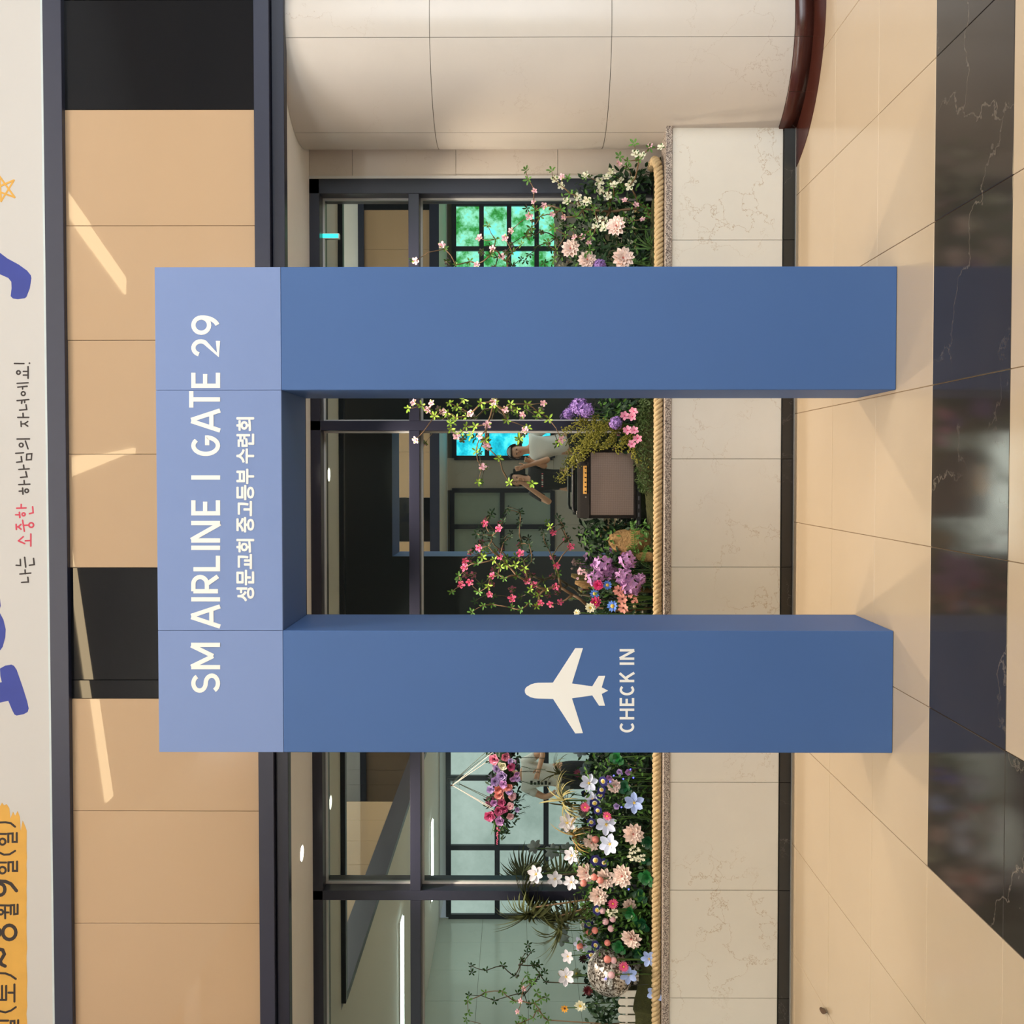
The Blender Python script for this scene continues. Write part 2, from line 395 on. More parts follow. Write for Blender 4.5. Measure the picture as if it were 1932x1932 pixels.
stone = marble('hall_stone', (200, 194, 184), (150, 138, 120), 1.5, .3, .01, .3, .06)
stone_lt = marble('wing_stone', (206, 214, 206), (180, 186, 178), 1.2, .12, .008, .3, .04)
def wallpan(x0, x1, z0, z1, Y, m, nx, nz, par):
    for i in range(nx):
        for j in range(nz):
            MB().box(x0+(x1-x0)*i/nx+.002, x0+(x1-x0)*(i+1)/nx-.002, Y-.03, Y, z0+(z1-z0)*j/nz+.002, z0+(z1-z0)*(j+1)/nz-.002).build('panel', m, par)
MB().box(-7.1, 6.6, YBW-.12, YBW-.03, 0, SOF).build('backing', grout_dark, wb)
wallpan(-7.1, 6.6, 0, .88, YBW, stone, 20, 1, wb)
wallpan(-.33, .24, .88, SOF, YBW, stone, 1, 3, wb)
wallpan(1.75, 3.1, .88, SOF, YBW, stone, 2, 3, wb)
wallpan(-3.7, -1.6, .88, SOF, YBW, stone, 3, 3, wb)
leafy = emit_noise('garden_daylight', [(20, 70, 40), (60, 150, 70), (150, 225, 190), (120, 245, 250)], 2.6, 3.0)
cyan = emit_noise('blue_daylight', [(10, 110, 140), (30, 190, 215), (110, 245, 255)], 3.0, 3.0)
office = emit_noise('lit_office', [(168, 184, 176), (196, 210, 203), (220, 232, 226)], 1.5, .6)
frost = mat('frosted_pane', (165, 182, 172), .25, vary=.06)
def backwin(n, x0, x1, z0, z1, m, cols, rows, label, Y=YBW):
    w = sempty('window_%d' % n, label); f = .04
    MB().box(x0, x1, Y-.02, Y-.01, z0, z1).build('pane', m, w)
    for i in range(cols+1):
        x = x0+(x1-x0)*i/cols; MB().box(x-f, x+f, Y-.01, Y+.05, z0, z1).build('frame_bar', frm, w)
    for j in range(rows+1):
        z = z0+(z1-z0)*j/rows; MB().box(x0, x1, Y-.01, Y+.045, z-f, z+f).build('frame_rail', frm, w)
    return w
backwin(2, .24, 1.75, .9, 2.62, cyan, 3, 3, 'bright blue daylight window across the hall')
backwin(3, 3.1, 6.2, .7, 2.62, leafy, 4, 4, 'bright green garden window across the hall')
backwin(4, -1.6, -.33, .9, 2.66, frost, 2, 2, 'frosted double window across the hall')
backwin(5, -7.0, -3.7, .3, 2.60, office, 3, 3, 'lit office window at the end of the side wing', YB-.2)
wl = sempty('wall_left', 'pale polished stone wall of the side wing')
MB().box(-7.15, -7.06, YB-.2, YF+1, 0, SOF).build('backing', grout_dark, wl)
for i in range(11):
    for j in range(4):
        y0 = YB-.2+i*.85; MB().box(-7.06, -7.03, y0+.002, y0+.848, j*.686+.002, j*.686+.684).build('panel', stone_lt, wl)
ws = sempty('wall_side', 'band of panels above the side wing')
for i in range(14):
    y0 = YB+i*.617; MB().box(-3.74, -3.72, y0+.002, y0+.615, 2.90, 3.86).build('panel', black_panel if i in (2, 3, 4, 5, 6) else beige_panel, ws)  # some panels truly black, others blackened for the low light on this band
MB().box(-3.85, -3.74, YB, YF, 2.85, 5.95).build('backing', white_paint, ws)
lamp_w = emitter('lamp_white', (240, 255, 248), 34)
lamp_warm = emitter('lamp_warm', (255, 226, 178), 20)
for k, (x, y, l) in enumerate(((-5.3, 1.8, .62), (-5.5, -2.0, .55))):
    t = thing('linear_ceiling_lamp', (x, y, SOF), ['long white ceiling lamp seen in the glass near the window edge', 'white ceiling lamp seen in the glass beside the flower garland', 'white ceiling lamp in the side wing above the planter end'][k], 'lamp')
    MB().box(x-l-.02, x+l+.02, y-.12, y+.12, SOF-.015, SOF).build('housing', white_paint, t)
    MB().box(x-l, x+l, y-.10, y+.10, SOF-.03, SOF-.015).build('diffuser', lamp_w, t)
# slot lamps in the high ceiling; they mirror as slanted streaks in the glossy panels
def refl(x, y, zc=5.935):
    p = atY(x, y, YPAN); d = ray(x, y); return p + Vector((d.x, -d.y, d.z))*((zc-p.z)/d.z)
slots = [([(118, 346), (118, 388), (245, 560), (245, 528)], 'slot lamp in the high ceiling mirrored as the steep streak on the beige panels'),
         ([(130, 868), (130, 905), (250, 857), (250, 843)], 'short slot lamp mirrored as a bright wedge on the beige panels'),
         ([(128, 1040), (140, 1040), (208, 1500), (196, 1512)], 'long slot lamp mirrored as a streak across the black panels')]
for q, lb in slots:
    ps = [refl(*p) for p in q]; mb = MB(); mb.v = [p-Vector((0, 0, .012)) for p in ps]+[Vector((p.x, p.y, 5.944)) for p in ps]
    mb.f = [(0, 1, 2, 3), (4, 5, 6, 7), (0, 1, 5, 4), (1, 2, 6, 5), (2, 3, 7, 6), (3, 0, 4, 7)]
    tag(mb.build('slot_lamp', lamp_warm), lb, 'lamp')
# soffit downlights
dl = emitter('downlight_glow', (255, 244, 225), 30)
dly = 5.744
dp = atY(563, 1610, dly)
for k in range(4):
    x = dp.x+k*1.07
    names = ['bright recessed downlight in the white soffit', 'recessed downlight second from the bright one in view', 'recessed downlight hidden above the gate opening',
             'recessed downlight above the white azaleas', 'recessed downlight nearest the marble column']
    t = thing('downlight', (x, dly, SOF), names[k], 'downlight', 'soffit downlights')
    MB().lathe([(.040, -.001), (.046, -.006), (.052, -.004), (.054, 0)], 20, (x, dly, SOF)).build('rim', white_paint, t)
    MB().lathe([(.0005, -.002), (.040, -.002)], 20, (x, dly, SOF)).build('lens', dl, t)
    l = bpy.data.lights.new('downlight_beam', 'SPOT'); l.energy = 115; l.spot_size = 1.75; l.spot_blend = .6; l.color = (1, .85, .66); l.shadow_soft_size = .02
    lo = link('downlight_beam', l, t); lo.location = (x, dly, SOF-.02)
# glowing plate put on the pane for the exit sign seen in the glass
e0 = atY(640, 450, YGL-.02); e1 = atY(606, 440, YGL-.02)
es = thing('exit_sign', (e0.x, YGL-.02, e0.z), 'small glowing green exit sign seen in the glass above the transom', 'sign')
MB().box(e0.x, e1.x, YGL-.02, YGL-.002, e0.z, e1.z, .002).build('case', white_paint, es)
MB().box(e0.x+.004, e1.x-.004, YGL-.022, YGL-.02, e0.z+.006, e1.z-.006).build('lit_face', emitter('exit_green', (60, 235, 215), 2.2), es)
struct('wall_east', MB().box(9.9, 10, -5.7, 5.4, 0, 6), white_paint)
# ================================================================ LETTERING
def ribbon(mb, pts, w, Y, thick=.0012, closed=False, rnd=False):
    """flat stroke along photo points, laid on the plane y = Y"""
    P = [Vector((p[0], p[1])) for p in pts]; n = len(P)
    if n == 1:
        c = P[0]; mb.poly([atY(c.x+w*.6*math.cos(a*PI/6), c.y+w*.6*math.sin(a*PI/6), Y) for a in range(12)], -thick); return
    Lf, Rt = [], []
    for i in range(n):
        a = P[i-1] if (i > 0 or closed) else None; b = P[(i+1) % n] if (i < n-1 or closed) else None
        d0 = (P[i]-a).normalized() if a is not None else None; d1 = (b-P[i]).normalized() if b is not None else None
        if d0 is None: d0 = d1
        if d1 is None: d1 = d0
        n0 = Vector((-d0.y, d0.x)); n1 = Vector((-d1.y, d1.x)); m = n0+n1
        if m.length < .3: m = n0
        m.normalize(); k = 1/max(.3, m.dot(n0)); k = k if k < 1.6 else 1.15; off = m*(w/2*k)
        Lf.append(P[i]+off); Rt.append(P[i]-off)
    k0 = len(mb.v); k = n
    for l, r in zip(Lf, Rt):
        for q in (l, r):
            p = atY(q.x, q.y, Y); mb.v += [p, p-Vector((0, thick, 0))]
    for i in range(n if closed else n-1):
        a = k0+i*4; b = k0+((i+1) % n)*4
        mb.f += [(a+1, a+3, b+3, b+1), (a, a+1, b+1, b), (a+2, b+2, b+3, a+3)]
    if not closed: mb.f += [(k0, k0+2, k0+3, k0+1), (k0+4*n-4, k0+4*n-3, k0+4*n-1, k0+4*n-2)]
    if rnd and not closed:
        for c in (P[0], P[-1]): mb.poly([atY(c.x+w/2*math.cos(a*PI/5), c.y+w/2*math.sin(a*PI/5), Y) for a in range(10)], -thick*.9)
def arc(cx, cy, rx, ry, a0, a1, n=16):
    return [(cx+rx*math.cos(math.radians(a0+(a1-a0)*i/n)), cy+ry*math.sin(math.radians(a0+(a1-a0)*i/n))) for i in range(n+1)]
GL = {
 'S': [arc(.5, .75, .48, .25, 25, 270)+arc(.5, .25, .5, .25, 90, -155)[1:]],
 'M': [[(0, 0), (0, 1)], [(.02, 1), (.5, .24)], [(.5, .24), (.98, 1)], [(1, 1), (1, 0)]],
 'A': [[(-.02, 0), (.47, 1)], [(.53, 1), (1.02, 0)], [(.17, .30), (.83, .30)]],
 'I': [[(.5, 0), (.5, 1)]],
 'R': [[(0, 0), (0, 1)], [(0, 1), (.5, 1)]+arc(.5, .725, .45, .275, 90, -90, 10)[1:]+[(0, .45)], [(.48, .45), (1, 0)]],
 'L': [[(0, 1), (0, 0), (1, 0)]],
 'N': [[(0, 0), (0, 1)], [(.03, 1), (.97, 0)], [(1, 0), (1, 1)]],
 'E': [[(1, 1), (0, 1), (0, 0), (1, 0)], [(0, .52), (.9, .52)]],
 'G': [arc(.5, .5, .5, .5, 50, 350, 22)+[(.99, .44), (.52, .44)]],
 'T': [[(0, 1), (1, 1)], [(.5, 1), (.5, 0)]],
 '2': [arc(.5, .70, .46, .30, 165, -35, 12)+[(0, 0), (1, 0)]],
 '9': [arc(.5, .68, .5, .32, 0, 360, 20), arc(.35, .62, .65, .62, 5, -75, 10)],
 'C': [arc(.5, .5, .5, .5, 48, 312, 22)],
 'H': [[(0, 0), (0, 1)], [(1, 0), (1, 1)], [(0, .52), (1, .52)]],
 'K': [[(0, 0), (0, 1)], [(.95, 1), (.05, .42)], [(.34, .60), (1, 0)]],
}
def letters(par, seq, v0, v1, w, Y):
    for ch, ya, yb in seq:           # ya = left edge (large y), yb = right edge
        mb = MB()
        for si, st in enumerate(GL[ch]):
            pts = []
            for gx, gy in st:
                yy = (ya-w/2) + gx*((yb+w/2)-(ya-w/2)) if ch != 'I' else (ya+yb)/2
                pts.append((v1-w/2*(ch not in 'MANTIHK') - gy*((v1-v0)-w*(ch not in 'MANTIHK')), yy))
            cl = len(pts) > 3 and (Vector(pts[0])-Vector(pts[-1])).length < .5
            ribbon(mb, pts[:-1] if cl else pts, w, Y, .0012+.0006*si, closed=cl)
        mb.build('letter', print_w, par(ya))
def hangul(mb, ch, v0, v1, ya, yb, Y, off=.0, fat=1.0):
    c = bpy.data.curves.new('glyph', 'FONT'); c.body = ch; c.offset = off; c.resolution_u = 4; c.extrude = .0
    o = bpy.data.objects.new('glyph', c); COL.objects.link(o)
    bpy.context.view_layer.update()
    me = bpy.data.meshes.new_from_object(o.evaluated_get(bpy.context.evaluated_depsgraph_get()))
    xs_ = [v.co.x for v in me.vertices]; ys_ = [v.co.y for v in me.vertices]
    a, b, c0, d0 = min(xs_), max(xs_), min(ys_), max(ys_); k = len(mb.v)
    for q, (dv, dy) in enumerate(((0, 0), (.75, .75), (-.75, .75), (.75, -.75), (-.75, -.75), (0, 1), (0, -1), (1, 0), (-1, 0))):
        k = len(mb.v)
        for v in me.vertices: mb.v.append(atY(v1-1+(v.co.y-c0)/(d0-c0)*(v0-v1+2)+dv, ya-1+(v.co.x-a)/(b-a)*(yb-ya+2)+dy, Y-.0008-.00012*q))
        mb.f += [tuple(i+k for i in p.vertices) for p in me.polygons]
    bpy.data.objects.remove(o); bpy.data.curves.remove(c); bpy.data.meshes.remove(me)
# ================================================================ GATE
GF, GB = 4.13, 4.61
blue = mat('gate_blue_print', (70, 102, 156), .55, vary=.035, scale=3., spec=.3)
pale = mat('gate_pale_blue_print', (120, 141, 189), .55, vary=.02, scale=3., spec=.3)
gback = mat('gate_back_board', (38, 42, 52), .6, vary=.05, scale=6)
print_w = mat('white_print', (236, 234, 230), .5, vary=.01)
gx = [atY(900, y, GF).x for y in (1420, 1190, 736, 503.3)]
gz1 = atY(296, 966, GF).z; gz0 = atY(532, 966, GF).z
ga = thing('gate', ((gx[0]+gx[3])/2, (GF+GB)/2, 0), 'tall blue airline check-in gate with a pale header lettered in white', 'gate')
leg_o, hdr = [], []
for a, b in ((0, 1), (2, 3)):
    leg_ = MB().box(gx[a], gx[b], GF, GB-.012, .001, gz0-.0008, .0025).build('leg', blue, ga); leg_o.append(leg_)
    MB().box(gx[a]+.001, gx[b]-.001, GB-.012, GB, .001, gz0).build('back_board', gback, ga)
for a, b in ((0, 1), (1, 2), (2, 3)):
    hdr.append(MB().box(gx[a]+.0006, gx[b]-.0006, GF, GF+.012, gz0, gz1, .001).build('header_panel', pale, ga))
def onhdr(y): return hdr[0] if y > 1195 else (hdr[1] if y > 740 else hdr[2])
MB().box(gx[0]+.001, gx[3]-.001, GF+.012, GB-.012, gz0, gz1-.002, .002).build('header_box', blue, ga)
MB().box(gx[0], gx[3], GB-.012, GB, gz0, gz1).build('back_board', gback, ga)
mb = MB()
letters(onhdr, [('S',1307.6,1270.6),('M',1262.8,1212.6),('A',1185.5,1140.7),('I',1135,1126.5),('R',1119.5,1083.2),('L',1078,1044.4),('I',1037.7,1029.4),('N',1023.7,982.8),('E',972.5,940),
             ('I',905.3,896.7),('G',860.5,821),('A',815.7,771.2),('T',773,734.2),('E',732,699.3),('2',674,639),('9',632,595.2)], 361, 415.4, 8.1, GF)
mb = MB()
for ch, ya, yb in (('성',1134.7,1108),('문',1104.5,1075),('교',1074,1045),('회',1043,1016.6),('중',1004.6,975.5),('고',974,945),('등',944,915),('부',913.4,884.4),('수',874.6,846),('련',843.3,818),('회',813.5,787)):
    v0, v1 = 446, 479.7
    if ch in '교고': v0, v1 = 448.5, 475.5
    mb = MB(); hangul(mb, ch, v0, v1, ya, yb, GF); mb.build('letter', print_w, hdr[1])
mb = MB()
letters(lambda y: leg_o[0], [('C',1381.9,1360.9),('H',1357.3,1336.8),('E',1331.9,1314.8),('C',1312,1291),('K',1287.1,1267),('I',1254.2,1249.9),('N',1244.9,1224.6)], 1169, 1196.6, 4.5, GF)
pz = [(258,795),(263,770),(280,748),(330,718),(375,703),(420,697),(600,695),(872,276),(965,276),(832,705),(1078,740),(1155,614),(1235,612),(1193,752),(1270,792),(1193,832),(1233,975),(1160,975),(1078,850),(832,885),(965,1308),(872,1312),(602,893),(420,888),(375,884),(330,872),(280,843),(263,820)]
mb = MB(); 
pts3 = [atY(950+a/6.44, 1180+b/6.44, GF) for a, b in pz]
me = mb.poly(pts3, -.0012)
mb.build('plane_emblem', print_w, leg_o[0])['label'] = 'white airplane emblem'
# ================================================================ BANNER
bn = thing('banner', (0, YF, zt1), 'long cream banner with blue, black, red and yellow hand lettering above the navy beam', 'banner')
cream = mat('banner_cloth', (202, 198, 194), .6, vary=.015, scale=2)
MB().box(-3.68, 4.1, YF+.012, YF+.05, zt1+.004, 5.2, .003).build('cloth', cream, bn)
MB().box(-3.68, 4.1, YF+.006, YF+.03, zt1, zt1+.012).build('hem_strip', mat('pale_hem', (205, 214, 214), .4), bn)
ink_bk = mat('banner_ink_black', (48, 38, 36), .6); ink_rd = mat('banner_ink_red', (206, 62, 84), .6)
ink_bl = mat('banner_ink_blue', (44, 60, 150), .55); ink_ye = mat('banner_ink_yellow', (220, 166, 72), .6)
YBN = YF+.012
def zz2(pts, s, x0, y0): return [(x0+a/s, y0+b/s) for a, b in pts]
def strokes(lst, s, x0, y0, w, m, name, Y=YBN):
    mb = MB(); 
    for si, st in enumerate(lst+[None]):
        th = .0010+.00025*(si % 5)
        if st is None:
            if mb.v: mb.build(name, m, bn)
            mb = MB(); continue
        if st[0] == 'o': ribbon(mb, zz2(arc(st[1], st[2], st[3], st[3] if len(st) < 5 else st[4], 0, 337.5, 15), s, x0, y0), w, Y, th, closed=True)
        else: ribbon(mb, zz2(st, s, x0, y0), w, Y, th, rnd=True)
hb = [[(105,177),(175,178)],[(215,175)],None,('o',135,243,13),[(205,200),(205,285)],[(170,235),(203,235)],[(170,262),(203,262)],
 None,[(125,322),(205,318)],[(130,350),(198,343)],[(165,347),(165,364)],('o',170,397,14),
 None,[(125,448),(210,440)],[(160,447),(158,468)],[(180,445),(180,462)],[(143,517),(195,513),(190,478)],
 None,[(130,570),(210,570)],[(170,570),(168,540)],[(155,637),(153,600)],[(156,618),(178,617),(203,600)],[(178,617),(203,634)],
 None,[(125,728),(215,727)],[(205,800),(185,742)],('o',155,772,14),
 None,[(115,832),(172,828)],[(122,897),(160,893),(155,855)],[(195,838),(232,835),(228,878),(193,880),(195,838)],
 None,[(137,950),(213,945)],[(175,947),(172,918)],[(150,1008),(197,1003),(188,965)],
 None,[(137,1060),(218,1057)],[(178,1058),(176,1030)],('o',195,1105,13),[(165,1085),(168,1130)],[(140,1108),(160,1107)],
 None,[(118,1648),(150,1650),(148,1605)],[(180,1590),(188,1662)],[(215,1648),(250,1643),(245,1598)],
 None,[(145,1712),(225,1705)],[(185,1710),(183,1682)],[(158,1773),(207,1770),(203,1735)]]
strokes(hb, 3.864, 0, 640, 2.7, ink_bk, 'letter')
hr = [[(122,1232),(190,1230)],[(155,1231),(155,1205)],('o',172,1277,11),[(142,1262),(145,1300)],[(115,1280),(135,1280)],[(215,1272),(242,1265),(238,1222)],
 None,[(120,1387),(118,1350)],[(120,1368),(134,1368),(153,1350)],[(134,1368),(153,1385)],[(165,1320),(178,1400)],[(170,1358),(205,1355)],('o',228,1355,17),
 None,[(135,1470),(180,1490)],[(135,1470),(170,1440)],[(225,1420),(225,1508)],[(185,1470),(222,1468)]]
strokes(hr, 3.864, 0, 640, 2.9, ink_rd, 'letter')
def patch(pts, s, x0, y0, m, name, Y=YBN, th=.001):
    mb = MB(); mb.poly([atY(x0+a/s, y0+b/s, Y) for a, b in pts], -th); return mb.build(name, m, bn)
patch([(-260,980),(-120,1030),(0,1120),(80,1180),(200,1245),(290,1310),(330,1360),(337,1390),(320,1500),(285,1590),(265,1607),(190,1617),(140,1610),(115,1585),(125,1500),(122,1430),(90,1390),(0,1350),(-150,1270),(-280,1220)], 5.682, 0, 280, ink_bl, 'big_letter')
patch([(-60,280),(0,300),(8,380),(0,410),(-60,420)], 6.0375, 0, 1080, ink_bl, 'big_letter')
patch([(-90,450),(0,465),(40,540),(65,650),(60,740),(30,850),(0,890),(-90,920)], 6.0375, 0, 1080, ink_bl, 'big_letter')
patch([(0,1095),(60,1062),(130,1050),(160,1065),(190,1110),(260,1310),(310,1470),(327,1550),(315,1590),(270,1615),(190,1630),(165,1618),(140,1570),(95,1462),(0,1483),(-200,1530),(-200,1300),(0,1255),(22,1250),(5,1180)], 6.0375, 0, 1080, ink_bl, 'big_letter')
st = [(150,342),(158,525),(12,568),(-78,440),(-5,300)]
strokes([[st[0], st[2]], [st[2], st[4]], [st[4], st[1]], [st[1], st[3]], [st[3], st[0]]], 5.682, 0, 280, 3.4, ink_ye, 'star')
ye = [(-120,380),(0,350),(15,325),(30,345),(48,335),(68,365),(76,440),(95,390),(110,420),(128,385),(145,430),(150,530),(165,455),(185,500),(195,530)]
ye += [(195+random.uniform(-3, 4), 600+i*60) for i in range(40)]+[(-120, 3000)]
patch(ye, 3.85, 0, 1430, ink_ye, 'yellow_brush_stroke')
yb = [[(-20,470),(40,467),(80,475),(110,500)],None,[(60,612),(60,550),(92,548),(92,610),(122,610),(122,545)],('o',18,608,22),[(-10,552),(45,552)],
 None,[(-20,680),(30,703),(70,700),(110,675)],None,[(62,822),(62,758),(94,756),(94,820),(124,820),(124,752)],('o',18,815,24),[(-10,760),(45,760)],
 None,[(78,1135),(78,1070),(103,1068),(103,1135),(128,1132),(128,1065)],[(-10,1070),(66,1072)],('o',6,1120,17),[(38,1165),(36,1085)],[(40,1122),(62,1122)],
 None,[(-20,1562),(40,1565),(80,1580),(115,1605)],None,[(-20,1836),(40,1848),(80,1835),(115,1810)],
 None,[(105,1645),(105,1770)],[(62,1705),(102,1705)],[(45,1758),(45,1655)],[(-20,1758),(45,1758)],[(15,1758),(15,1655)],
 None,[(78,1980),(78,1912),(105,1910),(105,1975),(132,1975),(132,1905)],[(-10,1908),(60,1908)],('o',15,1975,24)]
strokes(yb, 3.85, 0, 1430, 3.7, ink_bk, 'letter', YBN-.001)
strokes([[(-30,893),(40,897),(80,915),(120,965)],('o',0,955,36,42),None,('o',68,1267,48,52),('o',-50,1267,50,46),None,[(-20,1385),(20,1395),(32,1425),(15,1455),(2,1475),(12,1500),(38,1512)]], 3.85, 0, 1430, 6.2, ink_bk, 'letter', YBN-.001)
# ================================================================ PLANTS
SOIL = .70
def M4(*a):
    r = Matrix()
    for m in a: r = r @ m
    return r
T = Matrix.Translation
def RX(a): return Matrix.Rotation(math.radians(a), 4, 'X')
def RY(a): return Matrix.Rotation(math.radians(a), 4, 'Y')
def RZ(a): return Matrix.Rotation(math.radians(a), 4, 'Z')
def col(name, c, **k): return mat(name, c, k.pop('rough', .55), vary=k.pop('vary', .12), scale=k.pop('scale', 25), objvar=k.pop('objvar', .08), spec=.35, **k)
G_leaf = col('leaf_green', (78, 122, 46), objvar=.25); G_light = col('leaf_light_green', (150, 186, 66), objvar=.18)
G_dark = col('leaf_dark_green', (34, 62, 34), objvar=.25); G_deep = col('leaf_deep_green', (20, 74, 44), rough=.35, objvar=.2)
G_round = col('leaf_round_green', (28, 96, 46), rough=.3, objvar=.2); G_gold = col('goldenrod_green', (130, 126, 46), objvar=.15)
G_stem = col('stem_green', (74, 104, 48)); B_wood = col('branch_brown', (118, 92, 66)); G_drac = col('dracaena_green', (92, 98, 60), objvar=.3)
G_air = col('airplant_olive', (140, 132, 84), objvar=.3); G_grass = col('grass_green', (72, 104, 52), objvar=.2)
P_white = col('petal_white', (232, 230, 240), objvar=.15); P_blue = col('petal_ice_blue', (168, 190, 244), objvar=.15); P_bluew = col('petal_bluish_white', (212, 220, 248), objvar=.15)
P_peach = col('petal_peach', (250, 222, 212), objvar=.2); P_peach2 = col('petal_peach_core', (246, 168, 158)); P_pink = col('petal_pink', (236, 104, 148)); P_palepink = col('petal_pale_pink', (246, 196, 206))
P_hot = col('petal_hot_pink', (226, 60, 130)); P_navy = col('petal_navy', (38, 34, 112), rough=.5); P_yel = col('flower_eye_yellow', (232, 196, 84)); P_cream = col('petal_cream', (244, 240, 214))
P_vio = col('petal_violet', (150, 116, 186), vary=.3, scale=6); P_lilac = col('petal_lilac', (196, 146, 200), vary=.3, scale=5); P_coral = col('ball_coral', (246, 150, 140)); P_mag = col('petal_magenta', (180, 40, 96))
P_cblue = col('petal_cornflower', (92, 136, 230)); P_dkred = col('petal_dark_red', (92, 28, 36)); P_mauve = col('petal_mauve', (188, 164, 212)); P_rose = col('petal_rose', (230, 148, 176)); P_brown = col('flower_eye_brown', (92, 44, 34))
P_salmon = col('petal_salmon', (240, 164, 150)); P_orange = col('petal_orange', (238, 170, 60))
def ring(mb, cnt, L, Wd, tilt, off=0., y0=0., z0=0., **k):
    for i in range(cnt): mb.petal(L*random.uniform(.94, 1.06), Wd, M4(T((0, 0, z0)), RZ(360*i/cnt+off+random.uniform(-5, 5)), RX(tilt+random.uniform(-5, 5))), y0=y0, **k)
    return mb
def eye(r, z, m, name='flower_center', jit=.12): return (name, MB().ball((0, 0, z), r, 8, 6, (1, 1, .6), jit).mesh(name, m, True), None)
TPL = {}
def petals_of(cnt, L, Wd, tilt, m, name='petal', **k):
    me = MB().petal(L, Wd, **k).mesh(name, m, True)
    return [(name, me, (cnt, tilt))]
def make_tpl():
    for nm, m in (('lily_white', P_white), ('lily_bw', P_bluew), ('lily_blue', P_blue)):
        TPL[nm] = petals_of(6, 1.0, .56, 8, m, cup=.22, bend=.12, shape=1.02, n=5)+[eye(.09, .06, P_yel), ('stamens', ring(MB(), 5, .3, .05, 45).mesh('stamens', P_yel), None)]
    TPL['dahlia'] = petals_of(12, 1.0, .40, 6, P_peach, cup=.34, bend=.08, shape=1.25, n=4)+[
        ('inner_petals', ring(ring(ring(MB(), 10, .80, .34, 28, 14, cup=.36, n=4), 8, .60, .28, 46, 4, cup=.36, n=4), 8, .42, .22, 54, 9, cup=.25, n=3).mesh('inner_petals', P_peach, True), None),
        ('core_petals', ring(MB(), 6, .24, .13, 66, 0, cup=.3, n=3, z0=.02).mesh('core_petals', P_peach2, True), None)]
    TPL['primula'] = [('petals', ring(MB(), 6, 1., .86, 4, 0, cup=.05, shape=1.7, n=4, tip=.3).mesh('petals', P_navy, True), None), eye(.36, .05, P_yel), ('eye_ring', MB().lathe([(.30, .16), (.44, .10), (.46, .06)], 12).mesh('eye_ring', P_cream, True), None)]
    TPL['gerbera'] = [('petals', ring(ring(MB(), 18, 1., .22, 8, 0, cup=.1, n=3), 14, .75, .2, 22, 9, cup=.1, n=3).mesh('petals', P_pink, True), None), ('inner_petals', ring(MB(), 12, .45, .14, 38, 0, n=3).mesh('inner_petals', P_hot, True), None), eye(.2, .1, P_yel)]
    TPL['cosmos'] = petals_of(8, 1., .50, 8, P_salmon, cup=.08, shape=1.7, tip=.25, n=4)+[eye(.2, .08, P_brown)]
    TPL['daisy_blue'] = petals_of(11, 1., .36, 10, P_cblue, cup=.1, shape=1.7, tip=.2, n=4)+[eye(.34, .08, P_yel)]
    TPL['carnation'] = [('petals', ring(ring(ring(MB(), 12, 1., .5, 12, 0, ruf=.08, n=4, tip=.5), 10, .8, .45, 35, 15, ruf=.08, n=4, tip=.5), 8, .6, .4, 58, 5, ruf=.08, n=3, tip=.5).mesh('petals', P_hot, True), None)]
    TPL['carnation_mag'] = [('petals', ring(ring(MB(), 10, 1., .5, 14, 0, ruf=.08, n=4, tip=.4), 8, .7, .45, 42, 15, ruf=.08, n=4, tip=.4).mesh('petals', P_mag, True), None), eye(.15, .2, P_yel)]
    TPL['pale_mum'] = [('petals', ring(ring(MB(), 10, 1., .5, 10, 0, n=4, tip=.3), 8, .7, .4, 35, 12, n=4, tip=.3).mesh('petals', P_cream, True), None), eye(.3, .12, P_yel)]
    TPL['geranium'] = petals_of(6, 1., .62, 16, P_rose, cup=.12, shape=1.7, tip=.3, n=4)+[eye(.14, .1, P_hot)]
    TPL['azalea'] = [('petals', ring(ring(MB(), 5, 1., .62, 18, 0, cup=.12, shape=1.7, ruf=.03, n=4), 5, .66, .46, 45, 36, cup=.15, ruf=.04, n=3).mesh('petals', P_pink, True), None)]
    def clus(m, nfl, dense, s):
        mb = MB()
        for i in range(nfl):
            ph = i*2.39996; z = 1-1.55*(i+.5)/nfl; rr = math.sqrt(max(0, 1-z*z)); d = Vector((rr*math.cos(ph), rr*math.sin(ph), z))
            F = T(d*random.uniform(.72, .95)) @ facing(d+Vector((random.uniform(-.3, .3), random.uniform(-.3, .3), 0)), i)
            for q in range(4): mb.petal(s, s*.85, F @ RZ(90*q+random.uniform(-12, 12)) @ RX(random.uniform(-6, 34)), cup=.08, shape=1.7, tip=.3, n=2, base=.2)
        return mb
    TPL['hydrangea'] = [('florets', clus(P_vio, 52, 1, .30).mesh('florets', P_vio), None), ('core', MB().ball((0, 0, 0), .6, 8, 6).mesh('core', P_vio, True), None)]
    TPL['hydrangea_lilac'] = [('florets', clus(P_lilac, 17, 1, .62).mesh('florets', P_lilac), None), ('core', MB().ball((0, 0, 0), .38, 8, 6).mesh('core', P_mauve, True), None)]
    TPL['ball_coral'] = [('bloom', MB().ball((0, 0, 0), 1., 14, 10, jit=.05).mesh('bloom', P_coral, True), None)]
    TPL['ball_pink'] = [('bloom', MB().ball((0, 0, 0), 1., 14, 10, jit=.05).mesh('bloom', P_palepink, True), None)]
    TPL['dkred'] = [('petals', ring(ring(MB(), 12, 1., .3, 15, 0, n=3), 10, .75, .3, 45, 10, n=3).mesh('petals', P_dkred, True), None)]
    TPL['yellow'] = petals_of(8, 1., .4, 20, P_orange, n=4)+[eye(.25, .1, P_brown)]
